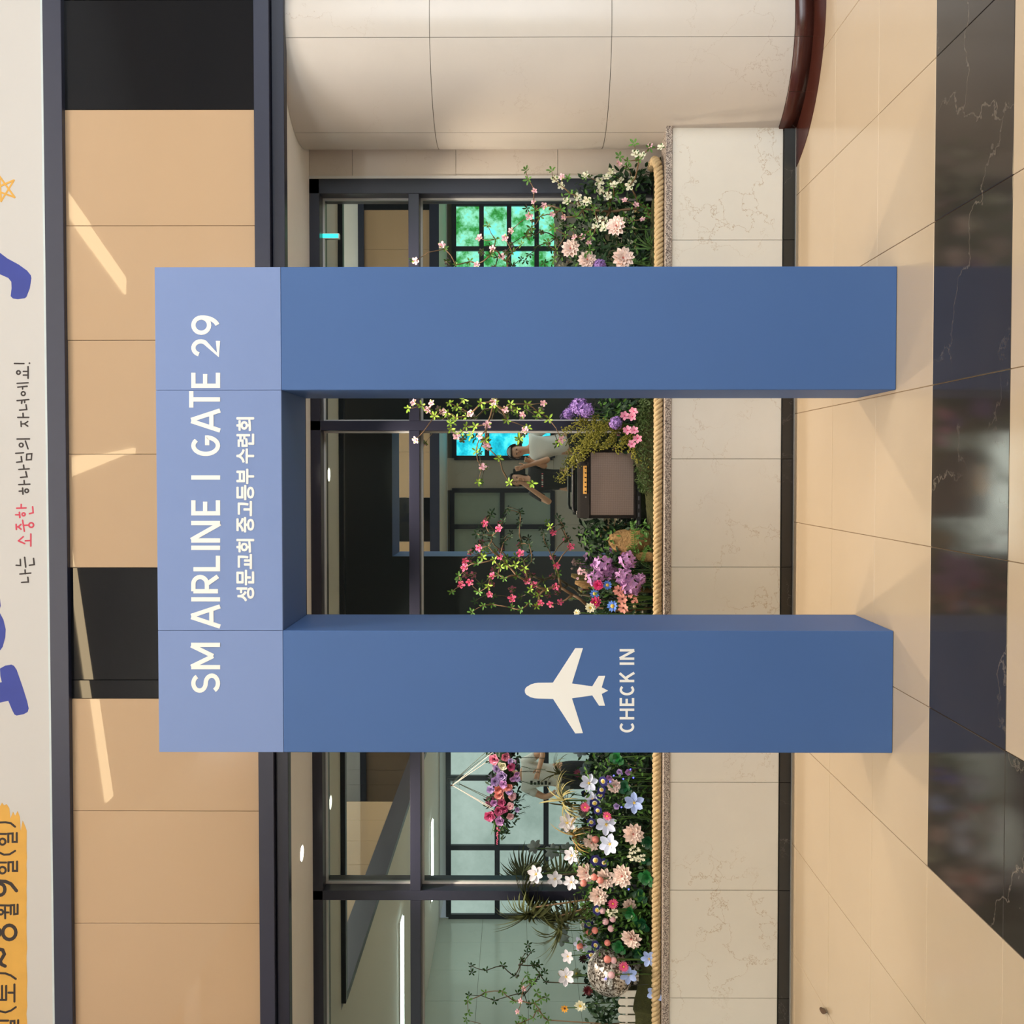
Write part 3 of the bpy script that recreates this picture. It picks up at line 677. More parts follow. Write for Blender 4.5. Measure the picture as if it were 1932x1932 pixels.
    def rose(m):
        mb = MB()
        for (n, L, Wd, tl, z) in ((5, .98, 1.0, 30, -.1), (5, .85, .9, 52, 0), (4, .7, .75, 68, .05), (3, .55, .55, 80, .1)): ring(mb, n, L, Wd, tl, tl*2, cup=.28, shape=1.7, tip=.45, n=4, z0=z)
        return [('petals', mb.mesh('petals', m, True), None)]
    for nm, m in (('rose_pink', P_rose), ('rose_cream', P_cream), ('rose_peach', P_peach2), ('rose_mauve', P_mauve), ('rose_lilac', P_lilac), ('rose_hot', col('petal_orchid', (222, 112, 160))), ('rose_mag', col('petal_plum', (190, 84, 130))), ('rose_blush', P_palepink)): TPL[nm] = rose(m)
make_tpl()
def place_parts(kind, parent, M):
    for nm, me, arr in TPL[kind]:
        if arr is None: link(nm, me, parent, M)
        else:
            for i in range(arr[0]): link(nm, me, parent, M @ RZ(360*i/arr[0]+random.uniform(-6, 6)) @ RX(arr[1]+random.uniform(-11, 11)))
def bloom(kind, name, cat, label, group, x, y, Y, rpx, n=None, stem=G_stem, sr=.003):
    c = atY(x, y, Y); r = psize(rpx, Y)
    if n is None: n = Vector((random.uniform(-.35, .35), -1, random.uniform(.0, .55)))
    n = Vector(n).normalized()
    b = Vector((c.x+random.uniform(-.04, .04), min(Y+.05, 6.02), SOIL))
    t = thing(name, b, label, cat, group)
    M = T(c-b) @ facing(n, random.uniform(0, 6)) @ Matrix.Scale(r, 4)
    place_parts(kind, t, M)
    p0 = Vector((0, 0, 0)); p2 = c-b-n*r*.1; p1 = Vector((p2.x*.3, p2.y*.4, p2.z*.75))-n*.02
    mb = MB(); mb.tube([p0*(1-s)**2+p1*2*s*(1-s)+p2*s*s for s in (0, .25, .5, .75, 1)], sr, 5)
    o = link('stem', mb.mesh('stem', stem, True), t, Matrix())
    return t
ORD = ['first', 'second', 'third', 'fourth', 'fifth', 'sixth', 'seventh', 'eighth', 'ninth', 'tenth', 'eleventh', 'twelfth', 'thirteenth', 'fourteenth', 'fifteenth', 'sixteenth', 'seventeenth', 'eighteenth', 'nineteenth', 'twentieth']
def row(items, kind, name, cat, fmt, group, n=None):
    for i, it in enumerate(sorted(items, key=lambda q: q[1])):
        k = kind if isinstance(kind, str) else kind(it)
        x, y, r = it[:3]; Y = it[3] if len(it) > 3 else (5.78 if x > 1175 else 5.84 if x > 1120 else 5.92)
        bloom(k, name, cat, fmt % ORD[i], group, x, y, Y+.006*((i*5) % 4), r*(1.15 if kind == 'primula' else 1), n)
lil = [(1111,1477.4,20,5.86),(1119,1508,18,5.90),(1196.4,1515,22,5.76),(1070,1552.6,20,5.88),(1144,1555,23,5.82),(1150.9,1592.4,24,5.78),(1079,1614,18,5.95),(1012,1649,19,5.96),(1047,1657,18,5.98),(1078,1664,17,5.93),
       (1225,1808.5,18,5.71),(1067.7,1842.7,19,5.95),(1186,1838,20,5.74),(1237.4,1874.6,19,5.69),(1097,1781,17,5.96),(1072,1804,15,6.0)]
row(lil, lambda q: 'lily_blue' if q[0] > 1180 else ('lily_white' if q[0] < 1085 else 'lily_bw'), 'star_lily', 'lily', 'white to ice blue star lily, %s outward from the check-in leg', 'star lilies in the planter')
dah = [(1195,1573,23,5.77),(1116.7,1589,19,5.9),(1106,1646,21,5.88),(1143,1657,22,5.83),(1174.8,1652.8,24,5.77),(1129,1690,21,5.82),(1191.9,1769.8,23,5.76),(1188,1709,16,5.84),(1159,1482,16,5.86)]
row(dah, 'dahlia', 'dahlia', 'dahlia', 'pale peach dahlia, %s outward from the check-in leg', 'peach dahlias by the check-in leg')
row([(1163.7,427,22,5.80),(1076.7,469.6,20,5.88),(1108,491,20,5.86),(1175.7,488,24,5.78)], 'dahlia', 'dahlia', 'dahlia', 'pale peach dahlia among white azaleas, %s from the marble column', 'peach dahlias by the column')
row([(1138,1474,9),(1135,1490,8),(1132.6,1500,8),(1122,1515,9.5),(1128,1529,8),(1115.6,1551,8),(1123.5,1623,10),(1139.5,1627.7,8),(1127,1717,9),(1111,1743.6,9),(1124,1783.5,8.5),(1116,1801.7,9.5)], 'primula', 'primula', 'primula', 'small navy primula with yellow eye, %s from the check-in leg', 'navy primulas')
row([(1104,1523,11,5.86),(1146,1539,11,5.79),(1156.6,1705,11.5,5.78),(1177,1824,11.5,5.72)], 'gerbera', 'gerbera', 'gerbera', 'small bright pink gerbera, %s from the check-in leg', 'pink gerberas')
row([(1123.5,1584,7,5.86),(1121,1655,6.5,5.8),(1132.6,1660.8,6.5,5.78),(1100.8,1666.5,6.5,5.84),(1111,1759,6.3),(1122.4,1755.5,6.3),(1094,1785.8,6.5),(1146,1810,7,5.70),(1146,1779,6,5.79)], 'ball_coral', 'ball_flower', 'ball flower', 'small round coral ball flower, %s from the check-in leg', 'coral ball flowers')
row([(1137,1718,6.5),(1142.4,1738.6,6.5),(1156,1734,6.2),(1153,1751.6,6.5),(1158,1812,6,5.70),(1153.8,1839.7,6.5,5.69)], 'ball_pink', 'ball_flower', 'ball flower', 'small round pale pink ball flower, %s from the check-in leg', 'pale ball flowers')
# blooms inside the gate opening
Gd = [('hydrangea','hydrangea','hydrangea','large violet hydrangea head hanging near the plain gate leg',1092,768,18,5.95),('hydrangea','hydrangea','hydrangea','violet hydrangea head in front of the larger one',1107,775,15,5.9),
 ('hydrangea','hydrangea','hydrangea','dusky hydrangea head lowest beside the window bar',1072,781,11,6.0),('hydrangea','hydrangea','hydrangea','small violet hydrangea between pink geraniums',1162.6,798,13,5.84),('hydrangea','hydrangea','hydrangea','violet hydrangea between peach dahlias by the plain leg',1131,500,12,5.84),
 ('hydrangea_lilac','hydrangea','hydrangea','lilac hydrangea sprig behind the tan rock',1137,1067,17,5.86),('hydrangea_lilac','hydrangea','hydrangea','deep lilac hydrangea in the middle of the lilac cluster',1147,1080,15,5.9),('hydrangea_lilac','hydrangea','hydrangea','small lilac hydrangea beside the fern fronds',1183.6,1056,14,5.78),
 ('hydrangea_lilac','hydrangea','hydrangea','pinkish lilac hydrangea behind the hot pink carnation',1124,1092,14,5.84),('hydrangea_lilac','hydrangea','hydrangea','lilac hydrangea above the salmon cosmos',1178,1089,15,5.77),('hydrangea_lilac','hydrangea','hydrangea','lilac hydrangea nearest the twisted rope',1192,1104,17,5.76),('hydrangea_lilac','hydrangea','hydrangea','smallest lilac hydrangea sprig by the rope',1209,1092,9,5.75),
 ('cosmos','cosmos','cosmos','salmon cosmos with dark eye, uppermost of three',1167,1114,11.5,5.78),('cosmos','cosmos','cosmos','salmon cosmos in the middle of three',1174,1130,11,5.76),('cosmos','cosmos','cosmos','salmon cosmos next to the check-in leg',1176,1147,11.5,5.75),
 ('carnation','carnation','carnation','hot pink carnation between blue daisies',1128.8,1104,10.5,5.8),('carnation_mag','carnation','carnation','magenta bloom beside the pale yellow mum',1125,1137,12,5.82),('pale_mum','mum','flower','pale yellow and white mum by the check-in leg',1114,1146,11,5.8),('pale_mum','mum','flower','little cream bloom at the foot of the azalea',1089,1156,7,5.86),
 ('daisy_blue','daisy','daisy','bright blue daisy beside the hot pink carnation',1146,1104,9.5,5.79),('daisy_blue','daisy','daisy','dull blue daisy under the carnation',1122,1120,10,5.83),('daisy_blue','daisy','daisy','largest blue daisy next to the check-in leg',1156,1143.5,12,5.77),
 ('geranium','geranium','geranium','pink geranium highest in its cluster by the plain leg',1178,785,10,5.82),('geranium','geranium','geranium','pink geranium tucked against the plain leg',1196,776,10,5.79),('geranium','geranium','geranium','pink geranium facing the rope',1193,786,9,5.77),('geranium','geranium','geranium','pink geranium above the goldenrod',1184,812,10,5.79),('geranium','geranium','geranium','pink geranium between goldenrod and rope',1197,812,9,5.77),('geranium','geranium','geranium','pale pink geranium nearest the amplifier',1203,827,10,5.76),('geranium','geranium','geranium','fading pink geranium over the amplifier corner',1192,838,9,5.78),
 ('dkred','red_flower','flower','dark red flower behind the silver globe',1109,1868,12,6.0),('yellow','yellow_flower','flower','yellow flower with brown eye near the window',1065.5,1902,9,5.98),('pale_mum','mum','flower','yellow green tuft of bloom behind the picket fence',1095,1897,12,6.0)]
for k, nm, cat, lb, x, y, r, Y in Gd: bloom(k, nm, cat, lb, None, x, y, Y, r)
recol_later = None
def filler(label, cx, cy, Y, rpx, n, k):
    c0 = atY(cx, cy, Y); b = Vector((c0.x, Y+.03, SOIL)); t = thing('filler_flower', b, label, 'flower'); mb = MB(); st_ = MB()
    for _ in range(n):
        p = atY(cx+random.uniform(-1, 1)*rpx, cy+random.uniform(-1, 1)*rpx, Y+random.uniform(-.02, .02))-b
        ring(mb2 := MB(), 5, .011, .008, 15, cup=.1, n=2); F = T(p) @ facing((random.uniform(-.5, .5), -1, random.uniform(0, .7)))
        mb.add([F @ v for v in mb2.v], mb2.f); st_.tube([(0, 0, 0), p*.6, p], .0012, 4)
    link('florets', mb.mesh('florets', k, True), t, Matrix()); link('stems', st_.mesh('stems', G_stem), t, Matrix())
filler('spray of tiny white filler flowers below the largest open dahlia', 1200, 1610, 5.79, 15, 34, P_cream)
filler('spray of tiny cream filler flowers beside the pale ball flowers', 1155, 1722, 5.80, 9, 18, P_cream)
filler('spray of tiny pale pink filler flowers against the driftwood', 1098, 1082, 5.90, 10, 16, P_palepink)
filler('spray of tiny pale pink buds among the salmon cosmos', 1195, 1128, 5.765, 8, 14, P_salmon)
# ---- shrubs with branches, leaf clusters and flowers
def leafmesh(n, L, Wd, m, tl=25):
    mb = MB()
    for i in range(n): mb.petal(L*random.uniform(.8, 1.1), Wd, y0=.1, base=.06, M=M4(RZ(360*i/n+random.uniform(-15, 15)), RX(tl+random.uniform(-18, 18))), cup=.12, bend=random.uniform(-.2, .15), n=4, shape=1.15)
    return mb.mesh('leaf_cluster', m, True)
LV = {k: [leafmesh(5, 1, .36, m) for _ in range(3)] for k, m in (('g', G_leaf), ('l', G_light), ('d', G_dark))}
def recol(kind, m, nk):
    out = []
    for nm, me, arr in TPL[kind]:
        me2 = me.copy(); me2.materials.clear(); me2.materials.append(m); out.append((nm, me2, arr))
    TPL[nk] = out
recol('azalea', P_palepink, 'azalea_pale'); recol('azalea', P_cream, 'azalea_white')
def shrub(name, label, base, nodes, Lsz=.029, Fsz=.026, br=.006, group=None, extra=()):
    t = thing(name, base, label, 'shrub', group); B = Vector(base)
    pts = [Vector((0, 0, 0))]+[Vector(e)-B for e in extra]; par = {0: None}; plen = {0: 0.}
    for i in range(1, len(pts)): par[i] = i-1; plen[i] = plen[i-1]+(pts[i]-pts[i-1]).length
    info = []
    for x, y, Y, k, s in nodes: info.append((atY(x, y, Y)-B, k, s))
    todo = list(range(len(info))); idx = {}
    while todo:
        best = None
        for i in todo:
            for j in par:
                dd = (info[i][0]-pts[j]).length; cst = dd+.25*plen[j]
                if best is None or cst < best[0]: best = (cst, i, j, dd)
        _, i, j, dd = best; pts.append(info[i][0]); k = len(pts)-1; par[k] = j; plen[k] = plen[j]+dd; idx[i] = k; todo.remove(i)
    kids = {k: 0 for k in par}
    for k in sorted(par, key=lambda q: -plen[q]):
        if par[k] is not None: kids[par[k]] += kids[k]+1
    mb = MB()
    for k, j in par.items():
        if j is None: continue
        a, b = pts[j], pts[k]; r0 = min(br, .0016+.0009*math.sqrt(kids[j])); r1 = min(br, .0014+.0009*math.sqrt(kids[k])); mid = (a+b)/2+Vector((random.uniform(-1, 1), random.uniform(-1, 1), random.uniform(-1, 1)))*(b-a).length*.10
        mb.tube([a, mid, b], [r0, (r0+r1)/2, r1], 5)
    link('branches', mb.mesh('branches', B_wood, True), t, Matrix())
    for p, k, s in info:
        n = Vector((random.uniform(-.6, .6), -1, random.uniform(-.3, .8))); F = T(p) @ facing(n, random.uniform(0, 6))
        if k in LV: link('leaf_cluster', random.choice(LV[k]), t, F @ Matrix.Scale(Lsz*s, 4))
        else:
            link('leaf_cluster', random.choice(LV['l' if k == 'azalea_pale' else 'g']), t, F @ T((0, 0, -.004)) @ Matrix.Scale(Lsz*s*.85, 4))
            for nm, me, arr in TPL[k]: link('flower', me, t, F @ Matrix.Scale(Fsz*s, 4))
    return t
def z8(l, k, Y, s=1., sc_=4.293, x0=840, y0=730): return [(x0+a/sc_, y0+b/sc_, (Y if y0+b/sc_ > 305 else 5.60)+random.uniform(-.06, .06)*(y0+b/sc_ > 305), k, s*random.uniform(.88, 1.15)) for a, b in l]
pinkF = [(160,1405),(160,1465),(130,1600),(200,1578),(275,1303),(320,1105),(437,1150),(445,1378),(385,1530),(362,1678),(610,1350),(665,1570),(722,1605),(540,1715),(775,1745),(855,1757),(930,1742),(895,1615),(900,1445),(1018,1290),(875,1178)]
pinkL = [(365,1035),(470,1088),(500,1000),(605,1020),(605,1115),(310,1200),(380,1205),(255,1190),(245,1310),(350,1290),(470,1265),(530,1215),(620,1270),(680,1275),(800,1185),(825,1290),(930,1075),(960,1130),(1000,1245),(700,1410),(915,1510),(430,1520),(480,1550),(260,1430),(110,1530),(50,1660),(275,1660),(375,1760),(310,1770),(215,1825),(540,1790),(615,1800),(680,1750),(580,1530),(760,1690),(570,1440),(640,1470),(850,1130),(450,1460),(300,1380),(350,1610),(740,1780),(820,1640),(690,1640),(500,1440),(400,1400)]
b0 = atY(1150, 1145, 5.93); b0.z = SOIL
shrub('azalea_shrub', 'spreading azalea shrub with vivid pink flowers beside the check-in leg', b0,
      z8(pinkF, 'azalea', 5.93, 1.0)+z8(pinkL[:20], 'd', 5.95)+z8(pinkL[20:34], 'g', 5.93)+z8(pinkL[34:], 'l', 5.92), extra=[atY(1108, 1142, 5.93), atY(1080, 1122, 5.93), atY(1058, 1108, 5.93)], br=.009)
paleF = [(395,120),(490,180),(205,218),(340,308),(630,222),(795,130),(650,352),(95,403),(285,400),(330,480),(300,650),(940,425)]
paleL = [(30,130),(90,250),(60,290),(170,320),(130,370),(215,390),(240,320),(400,130),(660,140),(500,270),(530,140),(665,330),(600,420),(925,450),(435,580),(520,780),(705,780),(265,770),(840,260),(755,210),(390,150),(20,210),(150,100),(250,520),(320,430),(100,160),(170,240),(45,340),(290,130),(580,180)]
pf2 = [(781,760),(815,761.4),(807,773),(835,776.6),(888,781),(784.7,830),(834,463),(784.7,492)]
rz6F = [(115,1145),(335,1145),(230,1240),(305,1310),(90,1375),(390,1080),(545,955)]
rz6L = [(185,1035),(255,1160),(210,1290),(400,1270),(350,1350),(30,1350),(480,1200)]
b1 = atY(1150, 600, 5.96); b1.z = SOIL
shrub('azalea_shrub', 'arching azalea shrub with pale pink flowers behind the plain gate leg', b1,
      z8(paleF, 'azalea_pale', 5.94)+z8(paleL, 'l', 5.94, 1.1)+[(x, y, 5.94+random.uniform(-.04, .04), 'azalea_pale', 1.) for x, y in pf2]+[(770,770,5.95,'l',1.),(795,765,5.95,'l',1.1),(820,785,5.94,'l',1.1),(850,800,5.95,'l',1.),(778,492,5.95,'g',.8),(840,470,5.95,'g',.8),(860,500,5.95,'g',.8)]
      +z8(rz6F, 'azalea_pale', 5.97, .95, 4.6, 880, 200)+z8(rz6L, 'g', 5.97, .95, 4.6, 880, 200), extra=[atY(1080, 610, 5.96), atY(1000, 620, 5.95), atY(930, 640, 5.95)], br=.009)
whF = [(870,830),(965,790),(985,860),(1050,820),(1150,660),(1215,620),(1280,690),(1160,730),(1140,990),(1190,1050),(1120,1050),(1200,990),(1420,690),(1440,640),(1340,650),(1470,420),(1530,440),(1690,360),(1255,575),(1035,600),(770,640),(820,690),(1230,780)]
wpF = [(830,615),(590,735),(585,835),(675,865),(745,940),(845,965),(1375,820),(1470,860),(1530,985),(1325,495),(1010,1135),(1060,1190),(940,1140),(1825,1000),(1595,345)]
whL = [(520,560),(540,640),(740,560),(880,630),(900,760),(820,900),(900,1060),(860,1120),(1030,980),(1010,900),(1300,760),(1370,960),(1430,1000),(1500,850),(1560,880),(1700,850),(1740,880),(1580,940),(1610,980),(1690,1090),(1600,1170),(1400,480),(1460,330),(1400,530),(1500,470),(1350,700),(1250,830),(1280,780),(1080,1130),(1070,1250),(780,1250),(760,1330),(700,1180),(640,960),(600,900),(560,1060),(520,1120),(760,1060),(1590,360),(1330,440),(1100,880),(950,960),(1240,700)]
b2 = atY(1200, 400, 5.93); b2.z = SOIL
shrub('azalea_shrub', 'bushy azalea shrub with white flowers next to the marble column', b2,
      z8(whF, 'azalea_white', 5.87, 1.1, 4.6, 880, 200)+z8(wpF, 'azalea_pale', 5.85, .8, 4.6, 880, 200)+z8(whL, 'g', 5.86, 1.1, 4.6, 880, 200), extra=[atY(1150, 400, 5.93), atY(1100, 395, 5.93)], br=.009)
lowL = [(330,1020),(470,1010),(680,870),(690,920),(185,1090),(190,1190),(180,1250),(570,1090),(760,1020),(790,1070),(840,1060),(740,1110),(760,1170),(800,1200),(640,1220),(660,1260),(730,1230),(630,960),(720,930),(850,1250),(600,1280)]
b3 = atY(1120, 1925, 6.0); b3.z = SOIL
shrub('leafy_shrub', 'thin leafy shrub in front of the glass at the far planter end', b3, z8(lowL, 'g', 6.0, 1.0, 4.391, 840, 1640)+z8([(625,1090),(600,1180),(650,990)], 'azalea_pale', 5.98, .7, 4.391, 840, 1640)+[(930,1950,6.0,'g',1.),(1000,1960,6.,'g',1.)], br=.0035)
# ---- loose filling foliage and moss (nobody could count it)
def fill(name, label, boxes, m, L, seed):
    random.seed(seed); mb = MB()
    for x0, x1, y0, y1, Y0, Y1, n in boxes:
        for _ in range(n):
            Y = random.uniform(Y0, Y1); p = atY(random.uniform(x0, x1), random.uniform(y0, y1), Y)
            if p.z < SOIL: p.z = SOIL+random.uniform(0, .04)
            if p.x > 1.76: p.x = 1.76-random.uniform(0, .12)
            mb.petal(L*random.uniform(.6, 1.3), L*.42, T(p) @ facing((random.uniform(-1, 1), random.uniform(-1.2, .1), random.uniform(-.2, 1)), random.uniform(0, 6)), cup=.15, bend=random.uniform(-.3, .2), n=3)
    return tag(mb.build(name, m, None, True), label, 'foliage', kind='stuff')
fill('dark_foliage', 'dense dark green filling leaves among the planter flowers', [(1120,1225,1422,1500,5.9,6.03,260),(1130,1225,1500,1600,5.88,6.03,340),(1110,1222,1600,1700,5.86,6.03,400),(1120,1215,1700,1790,5.86,6.03,340),(1160,1222,1790,1830,5.8,5.95,90),(1105,1228,985,1040,5.9,6.04,190),(1120,1225,1040,1158,5.86,6.03,260),(1140,1228,757,800,5.87,6.03,130),(1170,1228,800,850,5.87,6.0,90),(1080,1232,400,510,5.9,6.03,330),(1090,1235,330,400,5.9,6.03,170),(1150,1238,295,335,5.9,6.0,50),(1110,1235,510,760,5.88,6.03,300),(1110,1235,1160,1420,5.88,6.03,300),(1110,1190,1880,1960,5.93,6.04,160)], G_dark, .05, 3)
fill('green_foliage', 'mid green filling leaves among the planter flowers', [(1100,1225,1430,1560,5.80,5.95,170),(1080,1222,1560,1700,5.80,5.95,240),(1080,1222,1700,1800,5.8,5.95,210),(1100,1180,1000,1040,5.84,5.95,60),(1110,1180,1040,1150,5.82,5.95,60),(1060,1220,330,500,5.84,5.95,150),(1095,1130,1675,1760,5.86,5.98,70),(1130,1190,757,790,5.84,5.95,40),(1195,1228,985,1050,5.78,5.84,70),(1190,1226,1690,1800,5.76,5.84,90)], G_leaf, .034, 4)
random.seed(11)
mb = MB(); nx, ny = 160, 14
from mathutils import noise
for i in range(nx+1):
    for j in range(ny+1):
        x = -3.3+5.1*i/nx; y = YP+.075+(6.05-YP-.075)*j/ny; s = min(1, j/3., (ny-j)/2.+.3)
        h = .03+.06*noise.noise((x*2.2, y*3, 0))+.03*noise.noise((x*9, y*9, 1))+.012*noise.noise((x*30, y*30, 2))
        bump_ = .075*math.exp(-((x-.12)/.34)**2)+.13/(1+math.exp((x+2.80)*14))
        mb.v.append(Vector((x, y, .705+max(-.02, (h+bump_)*s))))
for i in range(nx):
    for j in range(ny): a = i*(ny+1)+j; mb.f.append((a, a+ny+1, a+ny+2, a+1))
tag(mb.build('moss', mat('moss', (58, 60, 24), .95, vary=.5, scale=30, bump=1.0), None, True), 'uneven green brown moss covering the planter bed', 'moss', kind='stuff')
mb = MB()
for _ in range(2600):
    x = random.uniform(-.12, .62); y = random.uniform(YP+.10, 5.90); h = .04*math.exp(-((x-.2)/.4)**2)
    p = Vector((x, y, .75+.072*math.exp(-((x-.12)/.34)**2)*min(1, (y-YP-.06)/.09)+random.uniform(-.01, .03)))
    mb.petal(random.uniform(.016, .034), .007, T(p) @ facing((random.uniform(-1, 1), random.uniform(-1, .3), random.uniform(-.2, 1)), random.uniform(0, 6)), n=2)
tag(mb.build('moss_sprigs', col('moss_sprig_green', (62, 82, 36), objvar=0), None), 'tiny leafy moss sprigs in front of the amplifier', 'moss', kind='stuff')
# ---- twisted rope on the coping
rc = [Vector((-3.6, YP+.055, .7375)), Vector((1.60, YP+.055, .7375)), Vector((1.69, YP+.075, .742)), Vector((1.735, YP+.13, .750)), Vector((1.75, YP+.24, .748)), Vector((1.75, YP+.33, .742))]
def along(pts, step):
    out = []
    for a, b in zip(pts[:-1], pts[1:]):
        n = max(1, int((b-a).length/step)); out += [a.lerp(b, i/n) for i in range(n)]
    return out+[pts[-1]]
rp_ = along(rc, .009)
rope = thing('rope', (0, YP+.055, .711), 'thick twisted tan rope lying along the granite coping', 'rope')
rmat = mat('rope_fibre', (206, 178, 134), .8, vary=.25, scale=60, bump=.5)
s_ = 0.
cum = [0.]
for a, b in zip(rp_[:-1], rp_[1:]): cum.append(cum[-1]+(b-a).length)
for k in range(3):
    path = []
    for i, p in enumerate(rp_):
        t = (rp_[min(i+1, len(rp_)-1)]-rp_[max(0, i-1)]).normalized(); u = Vector((0, 0, 1)); w = t.cross(u); a = cum[i]/.085*2*PI+k*2*PI/3
        path.append(p+(u*math.cos(a)+w*math.sin(a))*.0155)
    MB().tube(path, .0122, 8).build('strand', rmat, rope, True)
# ---- round-leaved plants
rl = MB().petal(1, .92, cup=.12, bend=-.1, shape=1.7, tip=.35, n=5, base=.2).mesh('leaf', G_round, True)
rl2 = MB().petal(1, .92, cup=.12, bend=-.1, shape=1.7, tip=.35, n=5, base=.2).mesh('leaf', G_deep, True)
for i, (x, y, r, Y, lb) in enumerate([(1223,1656,21,5.72,'bright round-leaved plant leaning over the rope'),(1181,1486,19,5.84,'dark round-leaved plant beside the blue fairy lights'),(1166,1430,18,5.86,'round-leaved plant against the check-in leg'),(1226,1589,20,5.80,'dark round-leaved plant below the largest open dahlia'),
        (1191,1722,19,5.80,'round-leaved plant behind the pale ball flowers'),(1214,1742,19,5.80,'deep green round-leaved plant by the rope under the dahlias'),(1170,1787,17,5.80,'round-leaved plant next to the silver globe'),(1207,1800,18,5.80,'dark round-leaved plant below the silver globe'),(1210,1690,18,5.82,'deep green round-leaved plant between two dahlias'),(1219,1620,16,5.82,'small dark round-leaved plant behind the rope')]):
    c = atY(x, y, Y); b = Vector((c.x, Y+.03, SOIL)); t = thing('round_leaf_plant', b, lb, 'plant', 'round-leaved plants'); rr = psize(r, Y)
    n = Vector((random.uniform(-.3, .3), -1, .5))
    for q in range(7):
        link('leaf', rl if i in (0, 2, 4, 6) else rl2, t, T(c-b) @ facing(n, 0) @ RZ(q*137.5) @ RX(12+q*7) @ Matrix.Scale(rr*(1.0-.07*q), 4))
    link('stem', MB().tube([(0, 0, 0), (c-b)*.6+Vector((0, .02, 0)), c-b], .004, 5).mesh('stem', G_stem, True), t, Matrix())
# ---- strappy plants: dracaena, curling airplants, grasses
def blade(L, Wd, curl, m, n=7):
    mb = MB(); vs = []; fs = []; p = Vector((0, 0, 0)); a = 0
    for i in range(n+1):
        t = i/n; w = Wd/2*(math.sin(PI*(.12+.88*t)**.8)**.6 if t < 1 else .02)
        for q in (-1, 0, 1): vs.append((w*q, p.y, p.z+abs(q)*w*.5))
        p = p+Vector((0, math.cos(a), -math.sin(a)))*(L/n); a += curl/n
    for i in range(n):
        for q in range(2): k = i*3+q; fs.append((k, k+1, k+4, k+3))
    return mb.add(vs, fs).mesh('leaf', m, True)
def strappy(name, label, cat, heads, base, m, L, Wd, n, spread=(5, 85), stemm=B_wood, curls=(.4, 1., 1.7, 2.4), group=None):
    B = Vector(base); t = thing(name, B, label, cat, group); V = [blade(1, Wd, c, m) for c in curls]; mb = MB()
    for h, nn, ax in heads:
        H = Vector(h)-B; mb.tube([(0, 0, 0), H*.5+Vector((0, .02, .01)), H], [.007, .006, .005], 6)
        for i in range(nn):
            tl = spread[0]+(spread[1]-spread[0])*((i*.618) % 1)
            link('leaf', V[i % len(V)], t, T(H) @ facing(ax) @ RZ(i*137.5) @ RX(90-tl) @ Matrix.Scale(L*random.uniform(.75, 1.15), 4))
    link('stem', mb.mesh('stem', stemm, True), t, Matrix())
    return t
bb = atY(1190, 1685, 5.98); bb.z = SOIL
strappy('dracaena', 'strappy dark dracaena with two leafy heads leaning before the glass', 'plant', [(atY(1008, 1712, 5.97), 110, (-.45, -.35, .3)), (atY(1056, 1728, 5.93), 84, (-.55, -.45, -.2))], bb, G_drac, .28, .058, 30, (15, 115), B_wood, (.7, 1.2, 1.7, 2.2))
b = atY(1190, 1515, 5.95); b.z = SOIL
strappy('airplant', 'curly grey green airplant with arching leaves below the flower garland', 'plant', [(atY(1068, 1510, 5.93), 30, (.1, -.2, 1))], b, G_air, .19, .05, 18, (20, 80), G_stem, (1.2, 1.9, 2.6))
b = atY(1190, 1575, 5.93); b.z = SOIL
strappy('airplant', 'curly golden airplant behind the white star lilies', 'plant', [(atY(1090, 1576, 5.92), 34, (-.1, -.2, 1))], b, col('airplant_gold', (158, 132, 74), objvar=.25), .18, .05, 18, (20, 90), G_stem, (1.0, 1.8, 2.6))
for i, (x, y, Y, n, L, lb) in enumerate([(1232,470,5.86,34,.17,'long grass tuft under the peach dahlias by the column'),(1228,775,5.84,14,.14,'thin grass tuft against the plain gate leg'),(1222,1075,5.82,12,.16,'grass tuft bending toward the rope by the ferns'),(1218,1545,5.86,14,.14,'thin grass tuft under the white star lilies'),(1228,1900,5.82,26,.12,'yellowish grass tuft at the picket fence')]):
    c = atY(x, y, Y); c.z = SOIL+.02
    strappy('grass_tuft', lb, 'grass', [(c, n, (0, -.25, 1))], (c.x, c.y, SOIL), G_grass if i < 4 else G_gold, L, .035, n, (5, 70), G_stem, (.5, 1.1, 1.7), 'grass tufts')
def frond(pts, m, L, step=.010, ratio=.35):
    mb = MB(); P = along([Vector(p) for p in pts], step); mb.tube(P[::2] if len(P) > 4 else P, .0018, 4)
    for i, p in enumerate(P[1:], 1):
        t = (P[i]-P[i-1]).normalized(); s = math.sin(PI*min(1, .12+.88*(1-i/len(P)))**.8)
        for sd in (-1, 1):
            side = t.cross(Vector((0, -1, .3)).normalized())*sd+t*.35
            R = side.normalized().to_track_quat('Y', 'Z').to_matrix().to_4x4(); mb.petal(L*max(.15, s), L*ratio, T(p) @ R, n=2)
    return mb
for i, (pts, lb) in enumerate([([(1222,1068,5.86),(1205,1055,5.80),(1197,1030,5.77),(1196,1000,5.78),(1192,985,5.82)],'long fern frond under the amplifier rail'),([(1222,1072,5.84),(1208,1060,5.77),(1214,1042,5.74),(1222,1032,5.73)],'short fern frond pointing at the rope'),([(1215,1050,5.86),(1195,1040,5.83),(1186,1030,5.82)],'small fern frond beside the tan rock')]):
    w = [atY(*p) for p in pts]; w[0].z = SOIL
    t = thing('fern', w[0], lb, 'fern', 'fern fronds'); link('frond', frond([q-w[0] for q in w], G_leaf, .026).mesh('frond', G_leaf), t, Matrix())
